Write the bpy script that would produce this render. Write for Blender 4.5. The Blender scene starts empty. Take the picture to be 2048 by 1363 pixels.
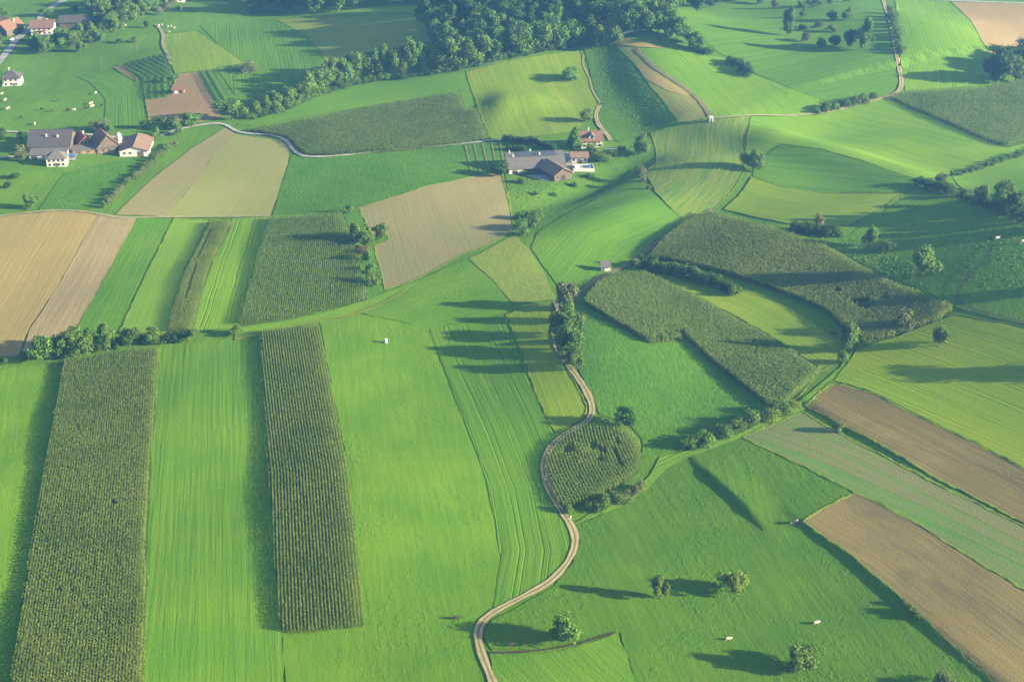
import bpy, bmesh, math, random
import numpy as np
from mathutils import Vector, Matrix
from mathutils.geometry import delaunay_2d_cdt

random.seed(7)
rng = np.random.default_rng(11)
R = math.radians
S = bpy.context.scene
COL = S.collection

# ------------------------------------------------------------------ camera, sky, sun, exposure
CAM_H, PITCH, FPX = 253.0, R(26.7), 2844.4        # metres, radians, focal length in photo pixels
cam = bpy.data.objects.new('camera', bpy.data.cameras.new('camera'))
COL.objects.link(cam)
cam.location = (0, 0, CAM_H)
cam.rotation_euler = (R(90) - PITCH, 0, 0)
cam.data.sensor_width = 36.0
cam.data.lens = 50.0
cam.data.clip_start = 1.0
cam.data.clip_end = 12000
S.camera = cam

SUN_EL, SUN_AZ = R(15.5), R(-11)                    # azimuth counted from +X (the sun stands to the right, a little behind us)
sun_dir = Vector((math.cos(SUN_EL) * math.cos(SUN_AZ), math.cos(SUN_EL) * math.sin(SUN_AZ), math.sin(SUN_EL)))
sl = bpy.data.lights.new('sun', 'SUN')
sl.energy = 5.0
sl.angle = R(0.6)
sl.color = (1.0, 0.85, 0.55)
sun = bpy.data.objects.new('sun', sl)
COL.objects.link(sun)
sun.rotation_euler = sun_dir.to_track_quat('Z', 'Y').to_euler()
sun.location = (400, 0, 400)
W = bpy.data.worlds.new('World')
S.world = W
W.use_nodes = True
wn = W.node_tree
sky = wn.nodes.new('ShaderNodeTexSky')
sky.sky_type = 'NISHITA'
sky.sun_disc = False
sky.sun_elevation = SUN_EL
sky.sun_rotation = R(90) - SUN_AZ
bg = wn.nodes['Background']
wn.links.new(sky.outputs[0], bg.inputs[0])
bg.inputs[1].default_value = 0.06
S.view_settings.view_transform = 'Standard'
S.view_settings.look = 'None'
S.view_settings.gamma = 1.0
S.view_settings.exposure = 2.5
S.render.engine = 'CYCLES'
S.cycles.use_denoising = True
S.cycles.max_bounces = 4
S.cycles.transparent_max_bounces = 4
S.cycles.volume_bounces = 0

# ------------------------------------------------------------------ photo pixel -> place on the ground
SP, CP = math.sin(PITCH), math.cos(PITCH)

def rays(px, py):
    px = np.atleast_1d(np.asarray(px, float)); py = np.atleast_1d(np.asarray(py, float))
    xc = (px - 1024) / FPX; yc = -(py - 681.5) / FPX
    return np.stack([xc, yc * SP + CP, yc * CP - SP], -1)

def flat(px, py, z=0.0):
    d = rays(px, py)
    t = (z - CAM_H) / d[:, 2]
    return d[:, 0] * t, d[:, 1] * t

def linedist(X, Y, P):
    """signed distance to polyline P (+ = to its right), arc length of the foot, overshoot past its ends"""
    P = np.asarray(P, float)
    best = np.full(X.shape, 1e18); sg = np.zeros(X.shape); arc = np.zeros(X.shape); over = np.zeros(X.shape)
    s0 = 0.0; n = len(P) - 1
    for i in range(n):
        a, b = P[i], P[i + 1]; e = b - a; L = math.hypot(*e) + 1e-9; e = e / L
        rx, ry = X - a[0], Y - a[1]
        t = rx * e[0] + ry * e[1]; c = rx * e[1] - ry * e[0]
        tc = np.clip(t, -1e9 if i == 0 else 0, 1e9 if i == n - 1 else L)
        d = np.hypot(t - tc, c)
        m = d < best
        best = np.where(m, d, best); sg = np.where(m, np.where(np.hypot(t - tc, 0) > 1e-9, np.sign(c) * d, c), sg)
        arc = np.where(m, s0 + tc, arc)
        over = np.where(m, np.maximum(0, np.maximum(-t if i == 0 else 0, (t - L) if i == n - 1 else 0)), over)
        s0 += L
    return sg, arc, over

def fl(pts, z=0.0):
    x, y = flat([p[0] for p in pts], [p[1] for p in pts], z)
    return np.stack([x, y], -1)

def gauss(X, Y, px, py, amp, sa, sb, dirpx=None):
    cx, cy = [v[0] for v in flat(px, py, amp)]
    if dirpx is None: ux, uy = 1.0, 0.0
    else:
        q = fl(dirpx); d = q[1] - q[0]; d /= np.hypot(*d); ux, uy = d
    a = (X - cx) * ux + (Y - cy) * uy; b = -(X - cx) * uy + (Y - cy) * ux
    return amp * np.exp(-(a / sa) ** 2 - (b / sb) ** 2)

def step(X, Y, P, amp, width, back, fade):
    d, s, o = linedist(X, Y, P)
    return amp / (1 + np.exp(-np.clip(d / width, -40, 40))) * np.exp(-np.maximum(d, 0) / back) * np.exp(-(o / fade) ** 2)

RIDGE = fl([(1196, 78), (1235, 128), (1280, 190), (1345, 250), (1400, 262)], 6)
BANK_A = fl([(1603, 1050), (1700, 1118), (1800, 1205), (1890, 1285), (2030, 1400)], 0.4)
BANK_B = fl([(1378, 918), (1440, 975), (1525, 1060)], 0.3)
BANK_C = fl([(1605, 818), (1690, 872), (1800, 935)], 0.3)
TERR = fl([(1065, 470), (1110, 425), (1200, 375), (1290, 335)], 2)
SHELF = fl([(1830, 372), (1700, 322), (1570, 290)], 3)

def H(X, Y):
    X = np.asarray(X, float); Y = np.asarray(Y, float)
    z = 1.9 * np.sin(X / 61 + 1.3) * np.sin(Y / 83 + .4) + .75 * np.sin(X / 27 + Y / 41) + .35 * np.sin(X / 19 - Y / 23 + 2)
    z = z + gauss(X, Y, 1090, 20, 24, 120, 100)
    z = z + step(X, Y, RIDGE[::-1], 13.5, 9, 110, 40)
    z = z + gauss(X, Y, 1240, 425, 5.2, 44, 19, [(1070, 480), (1330, 390)])
    z = z + gauss(X, Y, 1180, 385, -4, 45, 11, [(1060, 440), (1290, 335)])
    z = z + gauss(X, Y, 1650, 318, 5.0, 52, 17, [(1560, 290), (1830, 362)])
    z = z + gauss(X, Y, 1985, 452, 6, 13, 16)
    d, s, o = linedist(X, Y, SHELF)
    z = z + 3.6 * np.where(d > 0, np.exp(-(d / 15) ** 1.5), np.exp(-(d / 34) ** 2)) * np.exp(-(o / 16) ** 2)
    z = z + gauss(X, Y, 2330, 470, 30, 110, 120) + gauss(X, Y, 1830, 70, 15, 85, 130)
    z = z + gauss(X, Y, 1560, 480, 3, 45, 30) + gauss(X, Y, 1520, 345, 4, 40, 30) + gauss(X, Y, 1180, 700, 4, 34, 60)
    z = z + gauss(X, Y, 1480, 500, 3.5, 38, 26) + gauss(X, Y, 1390, 330, 2.5, 22, 16) + gauss(X, Y, 1720, 300, 2.5, 30, 22) + gauss(X, Y, 1050, 205, 3.5, 18, 16) + gauss(X, Y, 1000, 215, 2.2, 9, 22)
    z = z + step(X, Y, BANK_A[::-1], 1.05, .6, 22, 10)
    z = z + step(X, Y, BANK_B[::-1], .35, 1.2, 16, 7)
    z = z + step(X, Y, BANK_C[::-1], 1.0, .7, 14, 8)
    return z

def P(px, py, dz=0.0):
    """places on the ground (+dz) seen at photo pixels"""
    d = rays(px, py)
    T = np.linspace(300, 2600, 1600)
    A = d[:, None, :] * T[None, :, None]
    g = CAM_H + A[..., 2] - H(A[..., 0], A[..., 1]) - dz
    k = np.argmax(g < 0, 1); k = np.maximum(k, 1)
    i = np.arange(len(k)); g0, g1 = g[i, k - 1], g[i, k]
    t = T[k - 1] + (T[k] - T[k - 1]) * g0 / (g0 - g1)
    p = d * t[:, None]
    return np.stack([p[:, 0], p[:, 1], H(p[:, 0], p[:, 1])], -1)

def P1(x, y, dz=0.0): return Vector(P(x, y, dz)[0])

def mpp(p):                                         # metres per photo pixel at a place
    return (p[1] * CP - (p[2] - CAM_H) * SP) / FPX

# ------------------------------------------------------------------ objects and tags
def tag(o, label=None, cat=None, group=None, kind=None):
    if label: o['label'] = label
    if cat: o['category'] = cat
    if group: o['group'] = group
    if kind: o['kind'] = kind
    return o

def mesh_np(name, V, F, mat=None, uv=None, smooth=False):
    """V (n,3), F (m,k) with one k"""
    me = bpy.data.meshes.new(name)
    V = np.ascontiguousarray(V, np.float32); F = np.ascontiguousarray(F, np.int32)
    m, k = F.shape
    me.vertices.add(len(V)); me.vertices.foreach_set('co', V.ravel())
    me.loops.add(m * k); me.loops.foreach_set('vertex_index', F.ravel())
    me.polygons.add(m); me.polygons.foreach_set('loop_start', np.arange(0, m * k, k, dtype=np.int32))
    me.polygons.foreach_set('loop_total', np.full(m, k, np.int32))
    if smooth: me.polygons.foreach_set('use_smooth', np.ones(m, bool))
    if uv is not None:
        l = me.uv_layers.new(name='UVMap'); l.data.foreach_set('uv', np.ascontiguousarray(uv[F.ravel()], np.float32).ravel())
    me.update(calc_edges=True); me.validate()
    if mat: me.materials.append(mat)
    return me

def link(name, me, parent=None):
    o = bpy.data.objects.new(name, me); COL.objects.link(o)
    if parent: o.parent = parent
    return o

def empty(name, loc, rz=0.0):
    o = bpy.data.objects.new(name, None); COL.objects.link(o)
    o.location = loc; o.rotation_euler = (0, 0, rz); o.empty_display_size = .5
    return o

# ------------------------------------------------------------------ materials
def new_mat(name, rough=.85, spec=.15):
    m = bpy.data.materials.new(name); m.use_nodes = True
    b = m.node_tree.nodes['Principled BSDF']
    b.inputs['Roughness'].default_value = rough
    b.inputs['Specular IOR Level'].default_value = spec
    return m, m.node_tree, b

class NT:
    """small node-writing helper; every method returns an output socket"""
    def __init__(s, nt): s.nt = nt
    def put(s, sock, v):
        if isinstance(v, bpy.types.NodeSocket): s.nt.links.new(v, sock)
        elif hasattr(sock.default_value, '__len__') and isinstance(v, (tuple, list)) and len(v) == 3 and len(sock.default_value) == 4: sock.default_value = (*v, 1)
        else: sock.default_value = v
    def n(s, t, ins=(), out=0, **attr):
        x = s.nt.nodes.new(t)
        for k, v in attr.items(): setattr(x, k, v)
        for k, v in (ins.items() if isinstance(ins, dict) else enumerate(ins)):
            if v is not None: s.put(x.inputs[k], v)
        return x.outputs[out]
    def math(s, op, a, b=None, c=None, clamp=False): return s.n('ShaderNodeMath', [a, b, c], operation=op, use_clamp=clamp)
    def vm(s, op, a, b): return s.n('ShaderNodeVectorMath', [a, b], operation=op)
    def noise(s, vec, scale, detail=3.0, rough=.55, dist=0.0):
        return s.n('ShaderNodeTexNoise', {'Vector': vec, 'Scale': scale, 'Detail': detail, 'Roughness': rough, 'Distortion': dist})
    def ramp(s, f, lo, hi): return s.n('ShaderNodeMapRange', {0: f, 1: lo, 2: hi})
    def mix(s, f, a, b):
        x = s.nt.nodes.new('ShaderNodeMix'); x.data_type = 'RGBA'
        s.put(x.inputs[0], f); s.put(x.inputs[6], a); s.put(x.inputs[7], b)
        return x.outputs[2]
    def scalevec(s, vec, sx, sy, sz=1.0): return s.n('ShaderNodeMapping', {'Vector': vec, 'Scale': (sx, sy, sz)})

def field_mat(name, c1, c2, c3=None, streak=(1.2, 60, .6), tram=None, patch=None, fine=.7, bump=.5, tuft=0.0, big=38, curve=0.0, clump=None):
    """ground cover: c1/c2 large soft patches, c3 streaks along the rows (UV u = metres across, v = metres along)"""
    tone = lambda c: None if c is None else ((c[0] * 1.26, c[1] * 1.12, c[2] * .42) if c[1] > c[0] * 1.12 else (c[0] * .76, c[1] * .765, c[2] * .58))
    c1, c2, c3 = tone(c1), tone(c2), tone(c3)
    m, nt, b = new_mat(name, .95, .05)
    q = NT(nt)
    uv = q.n('ShaderNodeUVMap', uv_map='UVMap')
    co = q.n('ShaderNodeNewGeometry')                 # world position in metres
    if curve:
        w = q.noise(q.scalevec(uv, 1 / 40, 1 / 40), 1.0, 1.0)
        uv = q.vm('ADD', uv, q.n('ShaderNodeCombineXYZ', [q.math('MULTIPLY', q.math('SUBTRACT', w, .5), curve), None, None]))
    col = q.mix(q.ramp(q.noise(co, 1.0 / big, 4.0, .6), .36, .64), c1, c2)
    h = None
    if patch:
        pc, ps, pt, pa = patch
        f = q.ramp(q.noise(q.scalevec(uv, 1.0 / ps, .4 / ps), 1.0, 4.0, .65, .4), pt, pt + .14)
        col = q.mix(q.math('MULTIPLY', f, pa), col, pc)
    if c3:
        su, sv, amt = streak
        s1 = q.noise(q.scalevec(uv, 1 / su, 1 / sv), 1.0, 3.0, .65)
        s2 = q.noise(q.scalevec(uv, .23 / su, .4 / sv), 1.0, 2.0, .5)
        f = q.math('ADD', q.math('MULTIPLY', q.ramp(s1, .38, .62), .65), q.math('MULTIPLY', q.ramp(s2, .35, .65), .35))
        col = q.mix(q.math('MULTIPLY', f, amt), col, c3)
        h = q.math('MULTIPLY', s1, .55)
    if tram:
        per, wid, amt, tc = tram                       # wheel tracks in pairs
        u = q.n('ShaderNodeSeparateXYZ', [uv])
        un = q.math('ADD', u, q.math('MULTIPLY', q.noise(q.scalevec(uv, 1 / 30, 1 / 45), 1.0, 1.0), .9))
        for off in (0.0, 1.9):
            t = q.math('FRACT', q.math('DIVIDE', q.math('ADD', un, off), per))
            t = q.math('MULTIPLY', q.math('ABSOLUTE', q.math('SUBTRACT', t, .5)), per)
            f = q.math('SUBTRACT', 1.0, q.ramp(t, wid * .5, wid), clamp=True)
            f = q.math('MULTIPLY', f, q.ramp(q.noise(q.scalevec(uv, 1 / 12, 1 / 30), 1.0, 2.0), .35, .6))
            col = q.mix(q.math('MULTIPLY', f, amt), col, tc)
            t2 = q.math('MULTIPLY', f, -.8)
            h = t2 if h is None else q.math('ADD', h, t2)
    fn = q.noise(co, 1.0 / fine, 3.0, .7)
    col = q.mix(q.math('MULTIPLY', q.ramp(fn, .35, .7), .28), col, tuple(x * .55 for x in c1))
    hf = q.math('MULTIPLY', fn, .5)
    h = hf if h is None else q.math('ADD', h, hf)
    if clump:
        cc, cs, ca = clump                              # darker, coarser plants in clumps of their own
        cn = q.noise(co, 1.0 / cs, 2.0, .5)
        f = q.math('MULTIPLY', q.ramp(cn, .54, .66), q.ramp(q.noise(co, 1 / 24, 2.0), .38, .6))
        col = q.mix(q.math('MULTIPLY', f, ca), col, cc)
        h = q.math('ADD', h, q.math('MULTIPLY', f, .3))
    nt.links.new(col, b.inputs['Base Color'])
    bp = q.n('ShaderNodeBump', {'Strength': bump, 'Distance': .5, 'Height': h})
    nt.links.new(bp, b.inputs['Normal'])
    return m

def leaf_mat(name, dark, light, third=None, trans=.25, obj_var=.25, posvar=0):
    m, nt, b = new_mat(name, .8, .1)
    q = NT(nt)
    r = q.n('ShaderNodeNewGeometry', out=8)             # Random Per Island
    col = q.mix(r, dark, light)
    if third: col = q.mix(q.math('MULTIPLY', q.math('GREATER_THAN', q.math('FRACT', q.math('MULTIPLY', r, 7.31)), 1 - third[1]), .85), col, third[0])
    if posvar:                                          # thin, poor and lush patches across a field
        pn = q.noise(q.n('ShaderNodeNewGeometry'), 1 / 13, 3.0, .6)
        col = q.mix(q.math('MULTIPLY', q.ramp(pn, .42, .62), posvar), col, (.25, .31, .07))
        col = q.mix(q.math('MULTIPLY', q.ramp(q.noise(q.n('ShaderNodeNewGeometry'), 1 / 21, 2.0), .5, .64), posvar), col, (.11, .18, .03))
    oi = q.n('ShaderNodeObjectInfo', out=5)
    col = q.n('ShaderNodeHueSaturation', {'Hue': q.math('ADD', .5, q.math('MULTIPLY', q.math('SUBTRACT', oi, .4), .03)),
              'Saturation': 1.0, 'Value': q.math('ADD', 1 - obj_var / 2, q.math('MULTIPLY', oi, obj_var)), 'Fac': 1.0, 'Color': col})
    nt.links.new(col, b.inputs['Base Color'])
    if trans:
        tr = nt.nodes.new('ShaderNodeBsdfTranslucent'); nt.links.new(col, tr.inputs[0])
        mx = nt.nodes.new('ShaderNodeMixShader'); mx.inputs[0].default_value = trans
        nt.links.new(b.outputs[0], mx.inputs[1]); nt.links.new(tr.outputs[0], mx.inputs[2])
        nt.links.new(mx.outputs[0], nt.nodes['Material Output'].inputs[0])
    return m

def plain_mat(name, col, rough=.7, var=.25, scale=.8, spec=.3, stripes=None):
    m, nt, b = new_mat(name, rough, spec)
    q = NT(nt)
    tc = q.n('ShaderNodeTexCoord', out=3)
    f = q.noise(tc, scale, 4.0, .65)
    c = q.mix(q.ramp(f, .3, .7), col, tuple(v * (1 - var) for v in col))
    if stripes:
        wv = q.n('ShaderNodeTexWave', {'Vector': tc, 'Scale': stripes, 'Distortion': .6, 'Detail': 1.0}, bands_direction='Z')
        c = q.mix(q.math('MULTIPLY', q.n('ShaderNodeSeparateColor', [wv]), .35), c, tuple(v * .6 for v in col))
    nt.links.new(c, b.inputs['Base Color'])
    return m

# ------------------------------------------------------------------ draped sheets, roads, crops
def densify(poly, stepx=7.0, closed=True):
    out = []
    n = len(poly)
    for i in range(n if closed else n - 1):
        a, b = poly[i], poly[(i + 1) % n]
        k = max(1, int(math.hypot(b[0] - a[0], b[1] - a[1]) / stepx))
        out += [(a[0] + (b[0] - a[0]) * t / k, a[1] + (b[1] - a[1]) * t / k) for t in range(k)]
    if not closed: out.append(tuple(poly[-1]))
    return out

def smooth(poly, closed=False, k=6):
    """Catmull-Rom through the points"""
    n = len(poly); out = []
    g = lambda i: np.array(poly[i % n] if closed else poly[min(max(i, 0), n - 1)], float)
    for i in range(n if closed else n - 1):
        p0, p1, p2, p3 = g(i - 1), g(i), g(i + 1), g(i + 2)
        for j in range(k):
            t = j / k
            out.append(tuple(.5 * (2 * p1 + (p2 - p0) * t + (2 * p0 - 5 * p1 + 4 * p2 - p3) * t * t + (3 * p1 - p0 - 3 * p2 + p3) * t ** 3)))
    if not closed: out.append(tuple(poly[-1]))
    return out

def inside(X, Y, poly):
    poly = np.asarray(poly); r = np.zeros(X.shape, bool)
    x0, y0 = poly[:, 0], poly[:, 1]; x1, y1 = np.roll(x0, -1), np.roll(y0, -1)
    for a, b, c, d in zip(x0, y0, x1, y1):
        if b == d: continue
        m = (b > Y) != (d > Y)
        r ^= m & (X < (c - a) * (Y - b) / (d - b) + a)
    return r

def wpoly(poly_px, dz=0.0, jit=.12, round_=False):
    pts = smooth(poly_px, True, 8) if round_ else densify(poly_px)
    w = P([p[0] for p in pts], [p[1] for p in pts], dz)[:, :2]
    k = np.arange(len(w)); ph = random.random() * 9
    w[:, 0] += jit * (np.sin(k * 1.7 + ph) * .6 + np.sin(k * .61 + ph * 2)); w[:, 1] += jit * 1.6 * (np.sin(k * 1.3 + ph * 3) * .6 + np.sin(k * .47 + ph))
    return w

def guide(px):
    px = densify(px, 15, closed=False)
    return P([p[0] for p in px], [p[1] for p in px])[:, :2]

def sheet(name, label, poly_px, mat, rows=None, layer=1, cat='field', dz=0.0, jit=.12, world=None, round_=False, kind='structure', margin=None):
    w = wpoly(poly_px, dz, jit, round_) if world is None else world
    xmin, ymin = w.min(0); xmax, ymax = w.max(0)
    sp = 2.2 if ymin < 600 else 3.6
    gx, gy = np.meshgrid(np.arange(xmin + .7, xmax, sp), np.arange(ymin + .7, ymax, sp))
    gx, gy = gx.ravel(), gy.ravel()
    m = inside(gx, gy, w)
    d = np.full(gx.shape, 9e9)
    for a in w: d = np.minimum(d, (gx - a[0]) ** 2 + (gy - a[1]) ** 2)
    m &= d > (sp * .45) ** 2
    V2 = np.concatenate([w, np.stack([gx[m], gy[m]], -1)])
    n = len(w)
    r = delaunay_2d_cdt([Vector(v) for v in V2], [(i, (i + 1) % n) for i in range(n)], [], 1, 1e-4)
    vo = np.array([tuple(v) for v in r[0]]); F = np.array([f for f in r[2] if len(f) == 3])
    a, b, c = vo[F[:, 0]], vo[F[:, 1]], vo[F[:, 2]]
    cr = (b[:, 0] - a[:, 0]) * (c[:, 1] - a[:, 1]) - (b[:, 1] - a[:, 1]) * (c[:, 0] - a[:, 0])
    F[cr < 0] = F[cr < 0][:, ::-1]
    z = H(vo[:, 0], vo[:, 1]) + .12 + .06 * layer
    g = guide(rows) if rows else np.array([[0, 0], [0, 1000.]])
    u, v, _ = linedist(vo[:, 0], vo[:, 1], g)
    o = link(name, mesh_np(name, np.column_stack([vo, z]), F, mat, np.stack([u, v], -1), True))
    tag(o, label, cat, None, kind)
    if margin: field_margin(w, margin, label, layer)
    return o

def field_margin(w, mat, label, layer):
    """ragged strip of unmown grass all round a field"""
    s = np.r_[0, np.cumsum(np.hypot(*np.diff(np.vstack([w, w[:1]]), axis=0).T))]
    k = max(12, int(s[-1] / 1.6)); t = np.linspace(0, s[-1], k, endpoint=False)
    ww = np.vstack([w, w[:1]]); c = np.stack([np.interp(t, s, ww[:, 0]), np.interp(t, s, ww[:, 1])], -1)
    d = np.roll(c, -1, 0) - np.roll(c, 1, 0); d /= np.hypot(d[:, 0], d[:, 1])[:, None] + 1e-9
    nr = np.stack([d[:, 1], -d[:, 0]], -1)
    a = .15 + .75 * rng.random(k) ** 1.5; b = .15 + .75 * rng.random(k) ** 1.5
    V = np.stack([c - nr * a[:, None], c, c + nr * b[:, None]], 1)
    Z = H(V[..., 0], V[..., 1]) + .16 + .06 * layer + np.array([0, .1, 0])[None] * (1 + rng.random(k))[:, None]
    V = np.concatenate([V, Z[..., None]], -1).reshape(-1, 3)
    F = [(i * 3 + j, i * 3 + j + 1, (i + 1) % k * 3 + j + 1, (i + 1) % k * 3 + j) for i in range(k) for j in range(2)]
    o = link('field_margin', mesh_np('field_margin', V, np.array(F), mat, V[:, :2], False))
    tag(o, 'ragged grass margin round the ' + ' '.join(label.split()[:9]), 'field margin', None, 'structure')

def road(name, label, px, width, mat, layer=5, cat='road', dz=0.0):
    pts = smooth(px, False, 10)
    w = P([p[0] for p in pts], [p[1] for p in pts])[:, :2]
    # even spacing
    s = np.r_[0, np.cumsum(np.hypot(*np.diff(w, axis=0).T))]
    k = max(8, int(s[-1] / 2.5)); t = np.linspace(0, s[-1], k)
    w = np.stack([np.interp(t, s, w[:, 0]), np.interp(t, s, w[:, 1])], -1)
    for _ in range(4): w[1:-1] = (w[:-2] + 2 * w[1:-1] + w[2:]) / 4
    d = np.gradient(w, axis=0); d /= np.hypot(d[:, 0], d[:, 1])[:, None]
    nr = np.stack([d[:, 1], -d[:, 0]], -1)
    cols = np.array([-1, -.6, -.2, .2, .6, 1.0])
    wid = (np.asarray(width) if np.ndim(width) else np.full(k, width)) / 2
    ed = 1 + .16 * np.sin(np.arange(k) * .9) * np.sin(np.arange(k) * .37) + .07 * rng.normal(0, 1, k)
    V = w[:, None, :] + nr[:, None, :] * (cols[None, :, None] * (wid * ed)[:, None, None])
    Z = H(V[..., 0], V[..., 1]) + .14 + .06 * layer
    V = np.concatenate([V, Z[..., None]], -1).reshape(-1, 3)
    q = len(cols); F = [(i * q + j, i * q + j + 1, (i + 1) * q + j + 1, (i + 1) * q + j) for i in range(k - 1) for j in range(q - 1)]
    UV = np.stack([np.tile(cols, k), np.repeat(t, q)], -1)
    o = link(name, mesh_np(name, V, np.array(F), mat, UV, True))
    return tag(o, label, cat, None, 'structure')

def blades(cx, cy, cz, az, ln, wd, rise, droop):
    """leaf quads: root, left, tip, right"""
    ca, sa = np.cos(az), np.sin(az); m = .5
    V = np.empty((len(cx), 4, 3))
    V[:, 0] = np.stack([cx, cy, cz], -1)
    V[:, 1] = np.stack([cx + ca * ln * m - sa * wd, cy + sa * ln * m + ca * wd, cz + rise], -1)
    V[:, 2] = np.stack([cx + ca * ln, cy + sa * ln, cz + rise - droop], -1)
    V[:, 3] = np.stack([cx + ca * ln * m + sa * wd, cy + sa * ln * m - ca * wd, cz + rise], -1)
    return V

def crop(name, label, poly_px, rows, mat, soil, row=.9, step_=.3, h=3.0, leaf=.55, nleaf=6, spread=.07, holes=(), lanes=.03, cat='crop', round_=False, edge=0):
    w = wpoly(poly_px, h * .85, .12, round_)
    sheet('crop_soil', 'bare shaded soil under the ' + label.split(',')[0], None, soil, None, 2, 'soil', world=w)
    xmin, ymin = w.min(0); xmax, ymax = w.max(0)
    X, Y = np.meshgrid(np.arange(xmin, xmax, row), np.arange(ymin, ymax, step_))
    X = X.ravel() + rng.uniform(-.5, .5, X.size) * row; Y = Y.ravel() + rng.uniform(-.5, .5, Y.size) * step_
    m = inside(X, Y, w); X, Y = X[m], Y[m]
    g = guide(rows); e = .05
    u, v, _ = linedist(X, Y, g)
    ux, _, _ = linedist(X + e, Y, g); uy, _, _ = linedist(X, Y + e, g)
    gx, gy = (ux - u) / e, (uy - u) / e; L = np.hypot(gx, gy) + 1e-6; gx /= L; gy /= L
    ri = np.round(u / row)
    t = ri * row - u + rng.normal(0, spread, u.size)
    X += gx * t; Y += gy * t
    keep = np.ones(X.size, bool)
    hr = np.abs(np.sin(ri * 12.9898 + 4.1) * 43758.5453) % 1
    l0 = np.abs(np.sin(ri * 78.233) * 12543.123) % 1
    span = v.max() - v.min() + 1
    pos = (v - v.min()) / span
    keep &= ~((hr < lanes) & (pos > l0 * .7) & (pos < l0 * .7 + .3))
    for hx, hy, hr_ in holes:
        c = P1(hx, hy, h); a = np.arctan2(Y - c.y, X - c.x)
        keep &= np.hypot(X - c.x, (Y - c.y) * .8) > hr_ * (1 + .35 * np.sin(3 * a + hx))
    X, Y = X[keep], Y[keep]; rdir = np.arctan2(gx[keep], -gy[keep])
    n = X.size
    Z = H(X, Y)
    hh = h * (.9 + .09 * np.sin(X / 9 + 1) * np.sin(Y / 13) + rng.normal(0, .05, n))
    parts = []
    for i in range(nleaf):
        f = .25 + .73 * (i / max(1, nleaf - 1)) ** .75
        az = rdir + rng.integers(0, 2, n) * math.pi + rng.normal(0, .55, n)
        ln = leaf * rng.uniform(.75, 1.3, n) * (1.1 - .25 * f)
        parts.append(blades(X, Y, Z + hh * (f - .06), az, ln, .13 * leaf / .62 * rng.uniform(.8, 1.4, n), .18 * rng.uniform(.4, 1.5, n), rng.uniform(.05, .4, n)))
    V = np.concatenate(parts).reshape(-1, 3)
    F = np.arange(len(V)).reshape(-1, 4)
    o = link(name, mesh_np(name, V, F, mat))
    return tag(o, label, cat, None, 'stuff')

def tufts(name, label, poly_px, n, mat, size=.55, tall=.35, scale=22.0, thr=-.35, cat='grass'):
    w = wpoly(poly_px)
    xmin, ymin = w.min(0); xmax, ymax = w.max(0)
    X = rng.uniform(xmin, xmax, n * 4); Y = rng.uniform(ymin, ymax, n * 4)
    d = np.sin(X / scale + 2 * np.sin(Y / scale * .7)) * np.sin(Y / scale * 1.3 + 1.5 * np.sin(X / scale * .8)) + rng.normal(0, .55, X.size)
    m = inside(X, Y, w) & (d > thr)
    X, Y = X[m][:n], Y[m][:n]; k = X.size
    Z = H(X, Y)
    s = size * rng.uniform(.5, 1.5, k) ** 1.2; hh = tall * rng.uniform(.5, 1.5, k)
    a0 = rng.uniform(0, 6.28, k)
    V = np.empty((k, 7, 3))
    for j in range(6):
        r = s * rng.uniform(.6, 1.25, k); a = a0 + j * 1.047
        V[:, j] = np.stack([X + r * np.cos(a), Y + r * np.sin(a), Z + .1 + hh * rng.uniform(0, .35, k)], -1)
    V[:, 6] = np.stack([X + rng.normal(0, .2, k) * s, Y + rng.normal(0, .2, k) * s, Z + .12 + hh], -1)
    F = (np.arange(k) * 7)[:, None, None] + np.array([(j, (j + 1) % 6, 6) for j in range(6)])[None]
    o = link(name, mesh_np(name, V.reshape(-1, 3), F.reshape(-1, 3), mat))
    return tag(o, label, cat, None, 'stuff')
# ------------------------------------------------------------------ the land
G = dict(  # linear albedos
    grass=(.052, .125, .018), grass2=(.07, .16, .02), bright=(.085, .19, .022), lime=(.12, .20, .022), deep=(.026, .075, .014),
    blue=(.035, .11, .035), straw=(.34, .27, .13), tan=(.25, .20, .11), tan2=(.32, .27, .15), brown=(.135, .098, .062), brown2=(.19, .145, .085),
    ygreen=(.15, .18, .035), pale=(.12, .19, .06), soil=(.055, .048, .03))
M = {}
M['terrain'] = field_mat('meadow_ground', G['grass'], G['grass2'], G['deep'], (2.5, 30, .35), bump=.6)
M['pasture'] = field_mat('pasture', (.055, .145, .018), (.085, .18, .02), (.04, .11, .015), (2.0, 25, .4), bump=.45, clump=((.04, .11, .012), 1.6, .16), patch=((.115, .165, .016), 22, .56, .6), big=30)
M['cowpasture'] = field_mat('cow_pasture', (.04, .11, .015), (.06, .14, .015), (.028, .08, .013), (2.0, 25, .45), bump=.6, clump=((.032, .095, .012), 1.7, .25), patch=((.10, .115, .02), 17, .58, .55), big=34)
M['meadow'] = field_mat('mown_meadow', (.055, .15, .022), (.085, .18, .024), (.032, .10, .02), (1.1, 45, .6), bump=.7, patch=((.12, .185, .018), 20, .62, .5))
M['lined'] = field_mat('lined_meadow', (.058, .15, .022), (.075, .165, .022), (.033, .10, .02), (1.3, 80, .75), tram=(7.5, .3, .4, (.035, .10, .014)), bump=.8)
M['rough'] = field_mat('rough_meadow', (.042, .125, .022), (.06, .15, .024), (.02, .075, .018), (1.4, 3, .6), bump=1.0)
M['bright'] = field_mat('bright_meadow', (.075, .175, .024), (.11, .205, .024), (.05, .135, .02), (1.2, 70, .45), tram=(9, .32, .4, (.04, .10, .015)), bump=.6, curve=4)
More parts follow.
